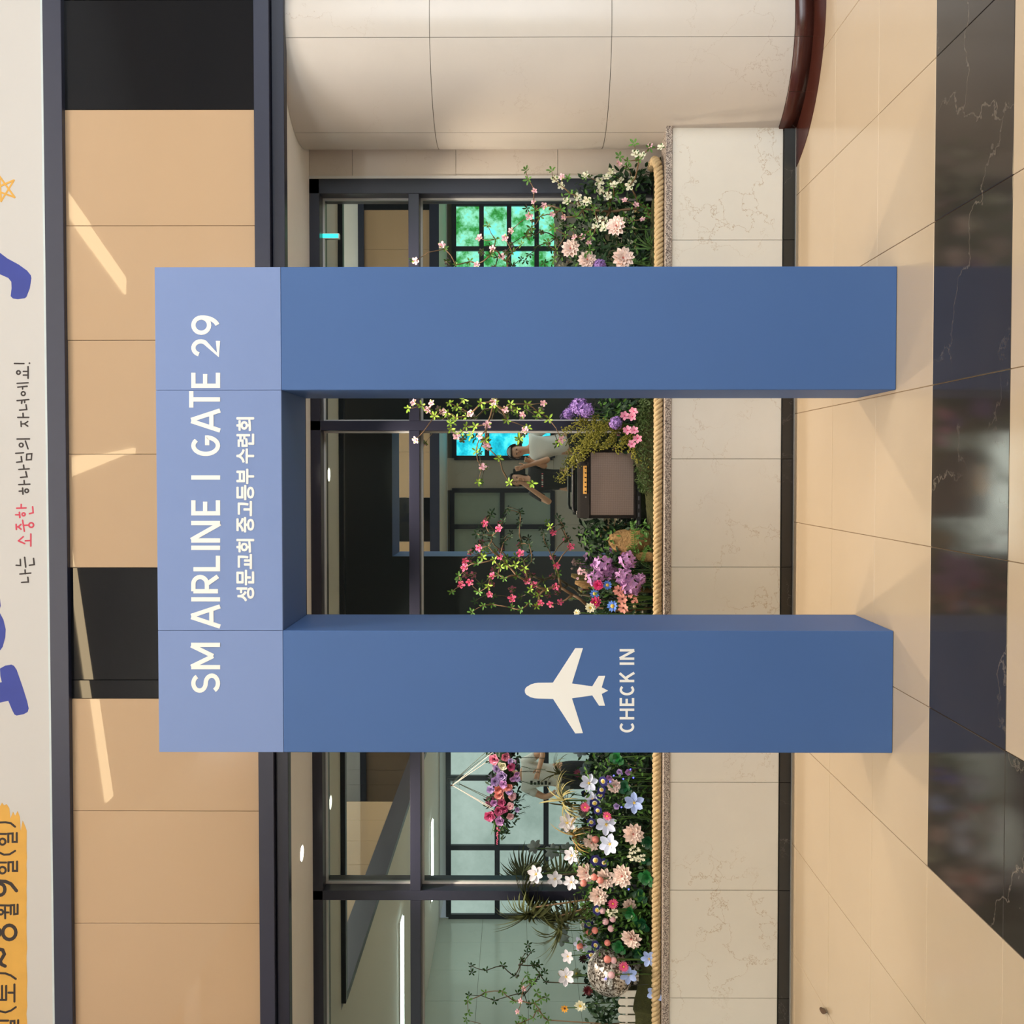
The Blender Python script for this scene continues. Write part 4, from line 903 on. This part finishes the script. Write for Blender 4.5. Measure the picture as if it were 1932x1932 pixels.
# goldenrod: drooping beaded sprays
def spray(pts, m, n, rad):
    mb = MB(); P = along([Vector(p) for p in pts], .008); mb.tube(P[::2], .0018, 4)
    for p in P:
        for _ in range(n):
            q = p+Vector((random.uniform(-1, 1), random.uniform(-1, 1), random.uniform(-1, .7)))*rad; mb.ball(q, random.uniform(.0030, .0052), 5, 3)
            if random.random() < .35: mb.tube([p, q], .0008, 3)
    return mb
gr_base = atY(1215, 815, 5.92); gr_base.z = SOIL
gt = thing('goldenrod', gr_base, 'yellow green goldenrod plant spilling over the amplifier corner', 'plant')
for pts in ([(1150,800,5.92),(1115,820,5.9),(1085,850,5.88),(1075,872,5.86)],[(1140,805,5.92),(1110,835,5.88),(1098,860,5.86),(1090,875,5.85)],[(1140,800,5.93),(1090,800,5.93),(1060,815,5.93)],[(1170,800,5.9),(1150,825,5.86),(1135,845,5.84)],[(1160,795,5.9),(1120,808,5.88),(1100,845,5.86),(1070,890,5.85),(1058,905,5.85)],[(1160,800,5.9),(1150,835,5.84),(1120,848,5.83)],[(1190,830,5.84),(1190,850,5.80),(1200,865,5.79),(1222,876,5.78)],[(1180,820,5.88),(1170,840,5.84),(1160,850,5.83)],[(1130,790,5.93),(1100,790,5.93),(1088,797,5.93)],[(1165,800,5.9),(1140,815,5.87),(1125,830,5.85),(1118,842,5.84)],[(1165,795,5.9),(1140,800,5.89),(1115,812,5.89),(1105,822,5.88)],[(1175,805,5.88),(1160,820,5.86),(1150,842,5.84)],[(1150,795,5.92),(1125,800,5.91),(1100,812,5.90),(1080,830,5.89)],[(1150,800,5.9),(1125,820,5.87),(1108,850,5.85),(1100,862,5.84)],[(1195,815,5.86),(1180,832,5.83),(1172,846,5.82)]):
    w = [gr_base*1.0]+[atY(*p) for p in pts]; link('flower_spray', spray([q-gr_base for q in w][1:], G_gold, 5, .024).mesh('flower_spray', G_gold), gt, Matrix())
    link('stem', MB().tube([(0, 0, 0), (w[1]-gr_base)*.6+Vector((0, .03, 0)), w[1]-gr_base], .0025, 5).mesh('stem', G_stem, True), gt, Matrix())
# rocks
rockm = mat('tan_rock', (158, 124, 78), .85, vary=.45, scale=14, bump=.8)
for i, (x, y, Y, r, zt, lb) in enumerate([(1174,1022,5.90,.088,.075,'tan rock beside the amplifier'),(1205,1050,5.80,.03,.02,'small dark rock under the fern')]):
    c = atY(x, y, Y); top = c.z+zt; hz = (top-SOIL+.03)/2; mb = MB(); mb.ball((0, 0, 0), 1, 18, 14)
    for v in mb.v: v *= 1+.22*noise.noise(v*1.6)+.10*noise.noise(v*4.5)
    mb.v = [Vector((v.x*r, v.y*r*.8, v.z*hz)) for v in mb.v]
    o = mb.build('rock', rockm, None, True); o.location = (c.x, c.y, SOIL-.03+hz); tag(o, lb, 'rock')
c = atY(1088, 1103, 5.99); dw = MB(); dw.tube([(c.x-.03, 5.99, SOIL-.01), (c.x-.01, 5.985, c.z-.12), (c.x, 5.98, c.z-.05), (c.x+.01, 5.98, c.z+.01)], [.024, .02, .024, .012], 9)
for v in dw.v: v += Vector((noise.noise(v*20), noise.noise(v*20+Vector((3, 3, 3))), 0))*.012
tag(dw.build('driftwood', rockm, None, True), 'pale stump of driftwood at the foot of the pink azalea', 'driftwood')
# ================================================================ OBJECTS IN THE PLANTER
# ---- guitar amplifier on a low black rail
random.seed(21)
AY0, AY1 = 5.86, 6.02
ax0 = atY(1150, 974, AY0).x; ax1 = atY(1150, 852, AY0).x; az0 = atY(1197, 910, AY0).z; az1 = atY(1112, 910, AY0).z; az2 = az1+.062
am = thing('amplifier', ((ax0+ax1)/2, (AY0+AY1)/2, az0), 'small retro guitar amplifier with grey brown woven grille and gold control strip', 'amplifier')
tolex = mat('amp_tolex', (24, 19, 17), .7, vary=.2, scale=200, bump=.3, spec=.2)
mb = MB(); cx0, cx1 = ax0-.012, ax1+.012
prof = [(AY0+.012, az0-.012), (AY0+.012, az1+.002), (AY0+.035, az2-.012), (AY0+.045, az2), (AY1-.01, az2), (AY1, az2-.01), (AY1, az0-.012)]
n = len(prof); mb.v = [Vector((cx0, y, z)) for y, z in prof]+[Vector((cx1, y, z)) for y, z in prof]
mb.f = [tuple(range(n)), tuple(range(2*n-1, n-1, -1))]+[(i, i+n, (i+1) % n+n, (i+1) % n) for i in range(n)]
mb.build('cabinet', tolex, am)
gm, nt, bs = newmat('amp_grille_cloth'); L = nt.links
tc = N(nt, 'ShaderNodeTexCoord'); mp = N(nt, 'ShaderNodeMapping'); mp.inputs['Rotation'].default_value = (0, .78, 0); L.new(tc.outputs['Object'], mp.inputs[0])
ck = N(nt, 'ShaderNodeTexChecker', Scale=330.); ck.inputs[1].default_value = lin((150, 130, 118))+(1,); ck.inputs[2].default_value = lin((92, 78, 72))+(1,)
L.new(mp.outputs[0], ck.inputs[0]); L.new(ck.outputs[0], bs.inputs['Base Color']); bs.inputs['Roughness'].default_value = .8
MB().box(ax0+.004, ax1-.004, AY0+.004, AY0+.014, az0+.002, az1-.006, .003).build('grille', gm, am)
fr = MB()
fr.box(cx0, cx1, AY0, AY0+.014, az0-.012, az0+.001, .002); fr.box(cx0, ax0+.003, AY0, AY0+.014, az0, az1); fr.box(ax1-.003, cx1, AY0, AY0+.014, az0, az1); fr.box(cx0, cx1, AY0, AY0+.014, az1-.007, az1+.004, .002)
fr.build('grille_frame', tolex, am)
gold = mat('gold_strip', (214, 160, 84), .3, metal=.8, vary=.08)
gs0 = atY(1106, 932, AY0).x; gs1 = atY(1106, 879, AY0).x
mb = MB(); q = [(AY0+.016, az1+.014), (AY0+.026, az1+.034)]
mb.v = [Vector((gs0, q[0][0]-.003, q[0][1])), Vector((gs1, q[0][0]-.003, q[0][1])), Vector((gs1, q[1][0]-.003, q[1][1])), Vector((gs0, q[1][0]-.003, q[1][1])), Vector((gs0, q[0][0]+.003, q[0][1])), Vector((gs1, q[0][0]+.003, q[0][1])), Vector((gs1, q[1][0]+.003, q[1][1])), Vector((gs0, q[1][0]+.003, q[1][1]))]
mb.f = [(0,1,2,3),(4,7,6,5),(0,4,5,1),(1,5,6,2),(2,6,7,3),(3,7,4,0)]
cs_ = mb.build('control_strip', gold, am)
blk = mat('black_plastic', (18, 18, 20), .4)
for i in range(6):
    x = gs0+(gs1-gs0)*(i+.5)/6; MB().tube([(x, AY0+.012, az1+.024), (x, AY0+.004, az1+.021)], .004, 10).build('knob', blk, cs_)
MB().tube([(gs0-.018, AY0+.012, az1+.022), (gs0-.018, AY0+.002, az1+.02)], .005, 10).build('input_jack', mat('chrome', (200, 200, 200), .2, metal=1.), am)
hx0 = atY(1095, 967, 5.94).x; hx1 = atY(1095, 868, 5.94).x
MB().tube([(hx0, 5.94, az2), (hx0+.012, 5.94, az2+.022), (hx0+.03, 5.94, az2+.026), (hx1-.03, 5.94, az2+.026), (hx1-.012, 5.94, az2+.022), (hx1, 5.94, az2)], .009, 8).build('handle', blk, am, True)
for x in (hx0, hx1): MB().box(x-.012, x+.012, 5.925, 5.955, az2-.001, az2+.008, .002).build('handle_cap', mat('dull_metal', (90, 88, 84), .4, metal=.8), am)
MB().box(ax1-.045, ax1-.022, AY0+.001, AY0+.005, az0+.004, az0+.016, .001).build('name_badge', mat('grey_badge', (120, 118, 114), .4, metal=.5), am)
rx0 = atY(1202, 1010, AY0).x; rx1 = atY(1202, 870, AY0).x; rz = az0-.0125
rs = thing('amp_stand', ((rx0+rx1)/2, 5.92, SOIL), 'low black slotted metal rail carrying the amplifier', 'stand')
for y in (AY0+.005, AY1-.03):
    rl_ = MB().box(rx0, rx1, y, y+.025, rz-.026, rz, .001).build('rail', blk, rs)
    for k in range(9): x = rx0+(rx1-rx0)*(k+.5)/9; MB().box(x-.012, x+.012, y-.0008, y+.0005, rz-.017, rz-.010).build('slot', mat('slot_grey', (92, 92, 98), .5), rl_)
    for x in (rx0+.02, rx1-.04): MB().box(x, x+.02, y, y+.02, SOIL-.02, rz-.026).build('leg', blk, rs)
# ---- mercury glass globe with fairy lights
gp = atY(1152, 1833, 5.86); GR = psize(45, 5.86)
gb = thing('globe_lamp', (gp.x, gp.y, SOIL), 'silver crackle glass globe half buried among flowers', 'globe')
cm, nt, bs = newmat('crackle_silver'); L = nt.links
tc = N(nt, 'ShaderNodeTexCoord'); vo = N(nt, 'ShaderNodeTexVoronoi', Scale=95.); L.new(tc.outputs['Object'], vo.inputs['Vector'])
sp = N(nt, 'ShaderNodeSeparateColor'); L.new(vo.outputs['Color'], sp.inputs[0]); rp = N(nt, 'ShaderNodeValToRGB'); rp.color_ramp.interpolation = 'CONSTANT'
e = rp.color_ramp.elements; e[0].color = lin((96, 84, 74))+(1,); e[1].position = .35; e[1].color = lin((196, 188, 180))+(1,); x_ = e.new(.72); x_.color = lin((240, 236, 232))+(1,)
L.new(sp.outputs[0], rp.inputs[0]); L.new(rp.outputs[0], bs.inputs['Base Color']); bs.inputs['Metallic'].default_value = .55; bs.inputs['Roughness'].default_value = .25
bp = N(nt, 'ShaderNodeBump', Strength=.8, Distance=.004); L.new(sp.outputs[1], bp.inputs['Height']); L.new(bp.outputs[0], bs.inputs['Normal'])
MB().ball((gp.x, gp.y, gp.z), GR, 40, 24).build('globe', cm, gb, True)
MB().lathe([(GR*.5, -GR*.93), (GR*.52, -GR*1.0), (GR*.5, -GR*1.12), (GR*.44, SOIL-gp.z)], 24, gp).build('neck', cm, gb, True)
# ---- small white picket fence
fz0 = atY(1191, 1890, 5.80).z; fz1 = atY(1166, 1890, 5.80).z; pw = psize(12.5, 5.80)
fn = thing('picket_fence', (atY(1180, 1900, 5.80).x, 5.80, SOIL), 'tiny white picket fence with rounded tops', 'fence')
wood_w = mat('white_wood', (222, 216, 205), .6, vary=.08, scale=40)
for k in range(8):
    x = atY(1180, 1874.6+k*15.6, 5.80).x; mb = MB(); pts = [Vector((x-pw/2, 5.796, SOIL+.012)), Vector((x+pw/2, 5.796, SOIL+.012))]+[Vector((x+pw/2*math.cos(PI*i/8), 5.796, fz1-pw/2+pw/2*math.sin(PI*i/8))) for i in range(9)]
    mb.poly(pts, .007); mb.build('picket', wood_w, fn)
x0 = atY(1180, 1868, 5.80).x; x1 = atY(1180, 1992, 5.80).x
MB().box(x1, x0, 5.803, 5.812, SOIL+.015, SOIL+.030, .001).build('rail', wood_w, fn)
MB().box(x1, x0, 5.803, 5.812, fz0+.02, fz0+.032, .001).build('rail', wood_w, fn)
# ---- blue fairy lights
led = emitter('blue_led', (70, 70, 255), 9)
for lb, pl_ in (('string of blue fairy lights tucked under the star lilies', [(1189.5,1451.5,5.80),(1195,1467.5,5.79),(1176,1469.5,5.80),(1158,1463.5,5.83),(1151,1475,5.84),(1172.5,1523,5.79),(1192,1528.5,5.77)]), ('pair of blue fairy lights glowing on the silver globe', [(1164.5,1861,5.735),(1142,1847,5.725)]), ('single blue fairy light beside the lowest dahlia', [(1186,1678,5.75)])):
    w = [atY(*p) for p in pl_]; t = thing('fairy_lights', (w[0].x, w[0].y+.03, SOIL), lb, 'fairy lights')
    path = [Vector((w[0].x, w[0].y+.03, SOIL))]+[q+Vector((0, .004, 0)) for q in w]
    MB().tube(along(path, .05), .0011, 4).build('wire', mat('thin_wire', (60, 60, 66), .5), t)
    for q in w: MB().ball(q, .0042, 8, 6).build('bulb', led, t, True)
for i, (x, y) in enumerate([(1170,1456),(1150,1466),(1164,1521),(1186,1457)]):
    bloom('rose_lilac' if i % 2 else 'rose_mauve', 'lilac_flower', 'flower', ['lilac floret lit by the first fairy lights', 'lilac floret behind the navy primulas', 'lilac floret next to the palest blue lily', 'lilac floret closest to the moss and check-in leg'][i], None, x, y, 5.845, 8)
# ---- hanging flower garland on the glass
GY = 6.10
hk = atY(854, 1480, 6.165)
gn = thing('flower_garland', (atY(960, 1480, GY).x, GY, atY(985, 1480, GY).z), 'hanging garland of pink, peach and lilac roses on two thin cords', 'garland')
acr = clear_glass('clear_acrylic', (.93, .96, .95), .8)
MB().box(hk.x-.032, hk.x+.032, 6.176, 6.180, hk.z-.04, hk.z+.034, .001).build('hook_plate', acr, gn)
MB().tube([(hk.x, 6.176, hk.z), (hk.x, 6.15, hk.z-.006), (hk.x, 6.145, hk.z+.012)], .004, 6).build('hook', mat('bronze', (120, 84, 60), .35, metal=.9), gn)
cordm = mat('pale_cord', (214, 206, 196), .7)
for x, y in ((926, 1432), (926, 1522), (934, 1416), (934, 1530)):
    MB().tube([(hk.x, 6.148, hk.z), atY(x, y, GY+.01)], .0022, 5).build('cord', cordm, gn)
mb = MB(); random.seed(31)
for k in range(420):
    y = random.uniform(1250, 1580); wv = 1 if y < 1540 else max(.15, 1-(y-1540)/45)
    p = atY(950+random.uniform(-30, 30)*wv, y, GY+random.uniform(-.01, .05)); mb.petal(random.uniform(.02, .045), .012, T(p) @ facing((random.uniform(-1, 1), -1, random.uniform(-.6, .6)), random.uniform(0, 6)), n=3)
o = mb.build('garland_leaves', G_dark, gn, True); o['kind'] = 'stuff'
MB().tube([atY(950, 1240, GY+.03), atY(950, 1540, GY+.03)], .045, 10).build('garland_core', G_dark, gn, True)
def gz(a, b): return 840+a/4.391, 1400+b/4.391
for a, b, r, k in [(410,140,48,'rose_pink'),(495,115,42,'rose_pink'),(475,190,42,'rose_cream'),(540,205,36,'rose_mag'),(425,225,32,'rose_mauve'),(470,280,50,'rose_mauve'),(410,325,44,'rose_mauve'),(485,345,38,'rose_lilac'),(378,395,36,'rose_mauve'),(445,385,46,'rose_peach'),(522,370,40,'rose_peach'),(450,435,44,'rose_peach'),(552,445,38,'rose_blush'),(535,405,36,'rose_mauve'),(405,495,34,'rose_lilac'),(470,500,36,'rose_mag'),(540,532,34,'rose_blush'),(440,565,44,'rose_hot'),(492,550,36,'rose_mag'),(370,602,50,'rose_hot'),(535,610,34,'rose_blush'),(455,650,42,'rose_lilac'),(600,300,30,'rose_mauve'),(590,260,28,'rose_lilac'),(600,560,24,'rose_mauve'),(560,300,30,'rose_lilac'),(540,160,28,'rose_mauve')]+[(420+70*math.sin(k*2.1)+40, -20-k*30, 42, ['rose_pink','rose_mauve','rose_cream','rose_lilac','rose_peach','rose_hot'][k % 6]) for k in range(22)]:
    x, y = gz(a, b); c = atY(x, y, GY-.03+random.uniform(-.015, .01)); 
    for nm, me, arr in TPL[k]: link('rose', me, gn, gn.matrix_basis.inverted() @ T(c) @ facing((random.uniform(-.4, .4), -1, random.uniform(-.3, .4)), random.uniform(0, 6)) @ Matrix.Scale(psize(r/4.391*1.22, GY), 4))
for a, b, l in [(430,700,40),(400,760,40),(490,760,38),(380,770,36),(520,730,36),(440,790,34)]:
    x, y = gz(a, b); c = atY(x, y, GY-.01); x2, y2 = gz(430+(a-430)*.4, 660); d = atY(x2, y2, GY-.01)
    MB().tube([d, (c+d)/2+Vector((0, -.01, 0)), c], [.003, .002, .0008], 5).build('leaf_sprig', G_leaf, gn, True)
x, y = gz(430, 850); c = atY(x, y, GY-.02); x2, y2 = gz(440, 700); d = atY(x2, y2, GY-.02); mb = MB()
for k in range(26): s = k/25; mb.ball(d.lerp(c, s)+Vector((random.uniform(-1, 1), random.uniform(-1, 1), random.uniform(-1, 1)))*.010*(1.2-s), .0045*(1.15-s*.6), 6, 4)
mb.build('pink_blossom_spike', P_pink, gn, True)
mb = MB()
for (a0, b0, a1, b1) in ((630,200,830,230),(620,320,800,350),(640,540,700,530),(600,590,660,580)):
    p0 = atY(*gz(a0, b0), GY); p1 = atY(*gz(a1, b1), GY-.03); mb2 = frond([p0, (p0+p1)/2+Vector((0, -.02, .01)), p1], G_dark, .016, .008, .45); mb2.build('trailing_sprig', G_dark, gn)
# small dark leaf tip lying on the floor at the picture edge
p = atZ(1553, 1918, .01); lt = MB(); lt.petal(.16, .03, T((0, 0, 0)) @ RZ(-158) @ RX(3), n=5, cup=.2)
for v in list(lt.v): pass
o = lt.build('fallen_leaf', mat('dry_leaf', (84, 60, 40), .7, vary=.3), None, True); o.location = atZ(1547, 1903, .004)+Vector((0, 0, .002)); tag(o, 'narrow dry brown leaf lying on the beige floor', 'leaf')
# ================================================================ PEOPLE (standing behind the camera, seen in the glass)
def skinmesh(name, verts, edges, radii, m, parent, root=0, lv=2):
    me = bpy.data.meshes.new(name); me.from_pydata([tuple(v) for v in verts], edges, [])
    o = bpy.data.objects.new(name, me); COL.objects.link(o)
    md = o.modifiers.new('Skin', 'SKIN'); md.use_smooth_shade = True
    if not me.skin_vertices:
        bpy.context.view_layer.update()
    sv = me.skin_vertices[0].data
    for i, r in enumerate(radii): sv[i].radius = (r, r) if not isinstance(r, tuple) else r; sv[i].use_root = (i == root)
    sb = o.modifiers.new('Sub', 'SUBSURF'); sb.levels = lv; sb.render_levels = lv
    bpy.context.view_layer.update()
    m2 = bpy.data.meshes.new_from_object(o.evaluated_get(bpy.context.evaluated_depsgraph_get())); m2.name = name
    bpy.data.objects.remove(o); bpy.data.meshes.remove(me); m2.materials.clear(); m2.materials.append(m)
    m2.polygons.foreach_set('use_smooth', [True]*len(m2.polygons))
    return link(name, m2, parent)
skin_t = mat('skin_tone', (214, 166, 138), .55, vary=.05)
hair_k = mat('hair_black', (26, 22, 22), .45, vary=.2, scale=80); hair_g = mat('hair_grey', (120, 118, 116), .5, vary=.25, scale=80)
SH = []
def person(label, X, Y, H, shirt, pants, hair, arms, lean=0., longhair=False, cap=False):
    k = H/1.70; P = thing('person', (X, Y, 0), label, 'person')
    def V(x, y, z): return Vector((X+x*k+lean*max(0, z-.9), Y+y*k, z*k))
    vs, ed, rd = [], [], []
    def add(p, r, par=None):
        vs.append(p); rd.append(r*k if not isinstance(r, tuple) else (r[0]*k, r[1]*k)); i = len(vs)-1
        if par is not None: ed.append((par, i))
        return i
    pel = add(V(0, 0, .96), .13); wai = add(V(0, 0, 1.12), .115, pel); che = add(V(0, 0, 1.30), .13, wai); nb = add(V(0, -.01, 1.43), .062, che); nk = add(V(0, .005, 1.49), .05, nb)
    h1 = add(V(0, .012, 1.555), .075, nk); h2 = add(V(0, .008, 1.615), .086, h1); h3 = add(V(0, 0, 1.675), .070, h2)
    limbs = []
    for s in (-1, 1):
        sh = add(V(.17*s, -.005, 1.385), .058, che); A = arms[0 if s < 0 else 1]
        el = add(V(*A[0]), .040, sh); wr = add(V(*A[1]), .028, el); d = (vs[wr]-vs[el]).normalized(); pa = add(vs[wr]+d*.05*k, .030, wr)
        side = Vector((0, 0, 1)) if abs(d.z) < .7 else Vector((1, 0, 0)); side = (side-d*side.dot(d)).normalized(); cur = d.cross(side)*A[2]
        for q in range(4):
            f0 = add(vs[pa]+side*(.024-.016*q)*k+d*.035*k, .0095, pa); f1 = add(vs[f0]+(d*.030+cur*.010)*(1-.08*abs(q-1))*k, .0085, f0); add(vs[f1]+(d*.014+cur*.022)*k, .0075, f1)
        t0 = add(vs[wr]+side*.035*k+d*.02*k, .011, wr); t1 = add(vs[t0]+(side*.018+d*.028)*k, .009, t0); add(vs[t1]+(d*.02+cur*.01)*k, .008, t1)
        limbs.append((sh, el))
        hp = add(V(.09*s, 0, .90), .088, pel); kn = add(V(.10*s, .01, .50), .058, hp); an = add(V(.10*s, -.02, .09), .040, kn); add(V(.11*s, .10, .04), .038, an)
    skinmesh('body', vs, ed, rd, skin_t, P, pel)
    tv = [V(0, 0, .90), V(0, 0, 1.02), V(0, 0, 1.16), V(0, 0, 1.31), V(0, -.01, 1.40)]; te = [(0, 1), (1, 2), (2, 3), (3, 4)]; tr = [.150*k, .148*k, .140*k, .150*k, .085*k]
    for sh, el in limbs:
        i = len(tv); tv += [vs[sh].copy(), vs[sh].lerp(vs[el], .45), vs[sh].lerp(vs[el], .62)]; te += [(3, i), (i, i+1), (i+1, i+2)]; tr += [.075*k, .062*k, .060*k]
    SH.append(skinmesh('shirt', tv, te, tr, shirt, P, 0))
    pv = [V(0, 0, 1.0), V(0, 0, .93)]; pe = [(0, 1)]; pr = [.140*k, .142*k]
    for s in (-1, 1):
        i = len(pv); pv += [V(.09*s, 0, .86), V(.10*s, .01, .50), V(.10*s, -.02, .12)]; pe += [(1, i), (i, i+1), (i+1, i+2)]; pr += [.100*k, .074*k, .062*k]
    skinmesh('trousers', pv, pe, pr, pants, P, 0)
    for s in (-1, 1):
        MB().ball(V(.11*s, .05, .045), .055*k, 12, 8, (.9, 2.3, .8)).build('shoe', mat('shoe_white', (210, 208, 204), .6), P, True)
    hc = V(0, .008, 1.612); r = .098*k
    mb = MB(); mb.ball((0, 0, 0), r, 24, 16, (.92, 1.08, 1.2))
    keep = lambda v: (v.y < .30*r or v.z > .62*r) and (v.z > -.75*r or (longhair and v.y < .2*r))
    mb.f = [f for f in mb.f if all(keep(mb.v[i]) for i in f)]
    for v in mb.v:
        if longhair and v.z < -.4*r: v.z *= 1.7
    mb.v = [v*1.03+hc for v in mb.v]; mb.build('hair', hair, P, True)
    fy = hc.y+.086*k
    for s in (-1, 1):
        MB().ball((hc.x+.030*k*s, fy-.008*k, hc.z-.012*k), .0105*k, 8, 6, (1.3, .6, .6)).build('eye', mat('eye_dark', (30, 24, 22), .3), P, True)
        MB().box(hc.x+(.030*s-.014)*k, hc.x+(.030*s+.014)*k, fy-.008*k, fy-.001*k, hc.z+.010*k, hc.z+.014*k).build('eyebrow', hair, P)
        MB().ball((hc.x+.083*k*s, hc.y-.004*k, hc.z-.02*k), .024*k, 8, 6, (.35, .7, 1.2)).build('ear', skin_t, P, True)
    MB().tube([(hc.x, fy-.006*k, hc.z-.005*k), (hc.x, fy+.010*k, hc.z-.034*k), (hc.x, fy-.004*k, hc.z-.042*k)], [.006*k, .011*k, .008*k], 8).build('nose', skin_t, P, True)
    MB().ball((hc.x, fy-.010*k, hc.z-.066*k), .020*k, 10, 6, (1.1, .5, .28)).build('mouth', mat('lips', (178, 92, 88), .5), P, True)
    return P, V, hc
black_t = mat('shirt_black', (24, 24, 28), .8, vary=.15); white_t = mat('shirt_white', (226, 228, 226), .8, vary=.05); navy_p = mat('trousers_dark', (34, 36, 44), .8)
p1, V1, h1_ = person('person in black printed t-shirt photographing with a phone', -.10, -.36, 1.62, black_t, navy_p, hair_k, [((-.30, .10, 1.16), (-.06, .31, 1.50), 1), ((.27, .12, 1.18), (.17, .31, 1.50), -1)], longhair=True)
for i in range(7):
    MB().box(-.19+i*.026, -.175+i*.026, -.36+.146, -.36+.149, 1.20, 1.22).build('shirt_print', mat('print_pink', (226, 120, 130), .6) if i % 3 == 0 else print_w, SH[0])
ph = thing('phone', (0, -.04, EYE), 'black phone held up in front of the face', 'phone')
MB().box(-.036, .036, -.044, -.035, EYE-.10, EYE+.05, .003).build('body', blk, ph)
MB().box(-.030, .030, -.045, -.044, EYE-.094, EYE+.044).build('screen', emitter('phone_screen', (120, 130, 140), .6), ph)
MB().tube([(-.02, -.036, EYE+.03), (-.02, -.033, EYE+.03)], .008, 12).build('lens', mat('lens_glass', (30, 30, 40), .1), ph)
p2, V2, h2_ = person('smiling person in white t-shirt leaning in beside the phone', .36, -.42, 1.62, white_t, navy_p, hair_g, [((-.26, .12, 1.22), (-.16, .30, 1.42), 1), ((.28, .02, 1.12), (.26, .10, .92), 1)], lean=-.16)
MB().tube([h2_+Vector((.085*math.cos(a)*1.1, .03, .085*math.sin(a)*1.25)) for a in [PI*i/12 for i in range(13)]], .008, 6).build('headband', blk, p2, True)
p3, V3, h3_ = person('person in white t-shirt with black print behind the flower garland', -3.85, -.55, 1.74, white_t, navy_p, hair_k, [((-.27, .04, 1.14), (-.16, .20, 1.02), 1), ((.30, .06, 1.16), (.14, .24, 1.22), -1)])
for i in range(6): MB().box(-3.93+.0, -3.90+(i % 2)*.02, -.55+.153, -.55+.157, 1.10+i*.045, 1.13+i*.045).build('shirt_print', blk, SH[2])
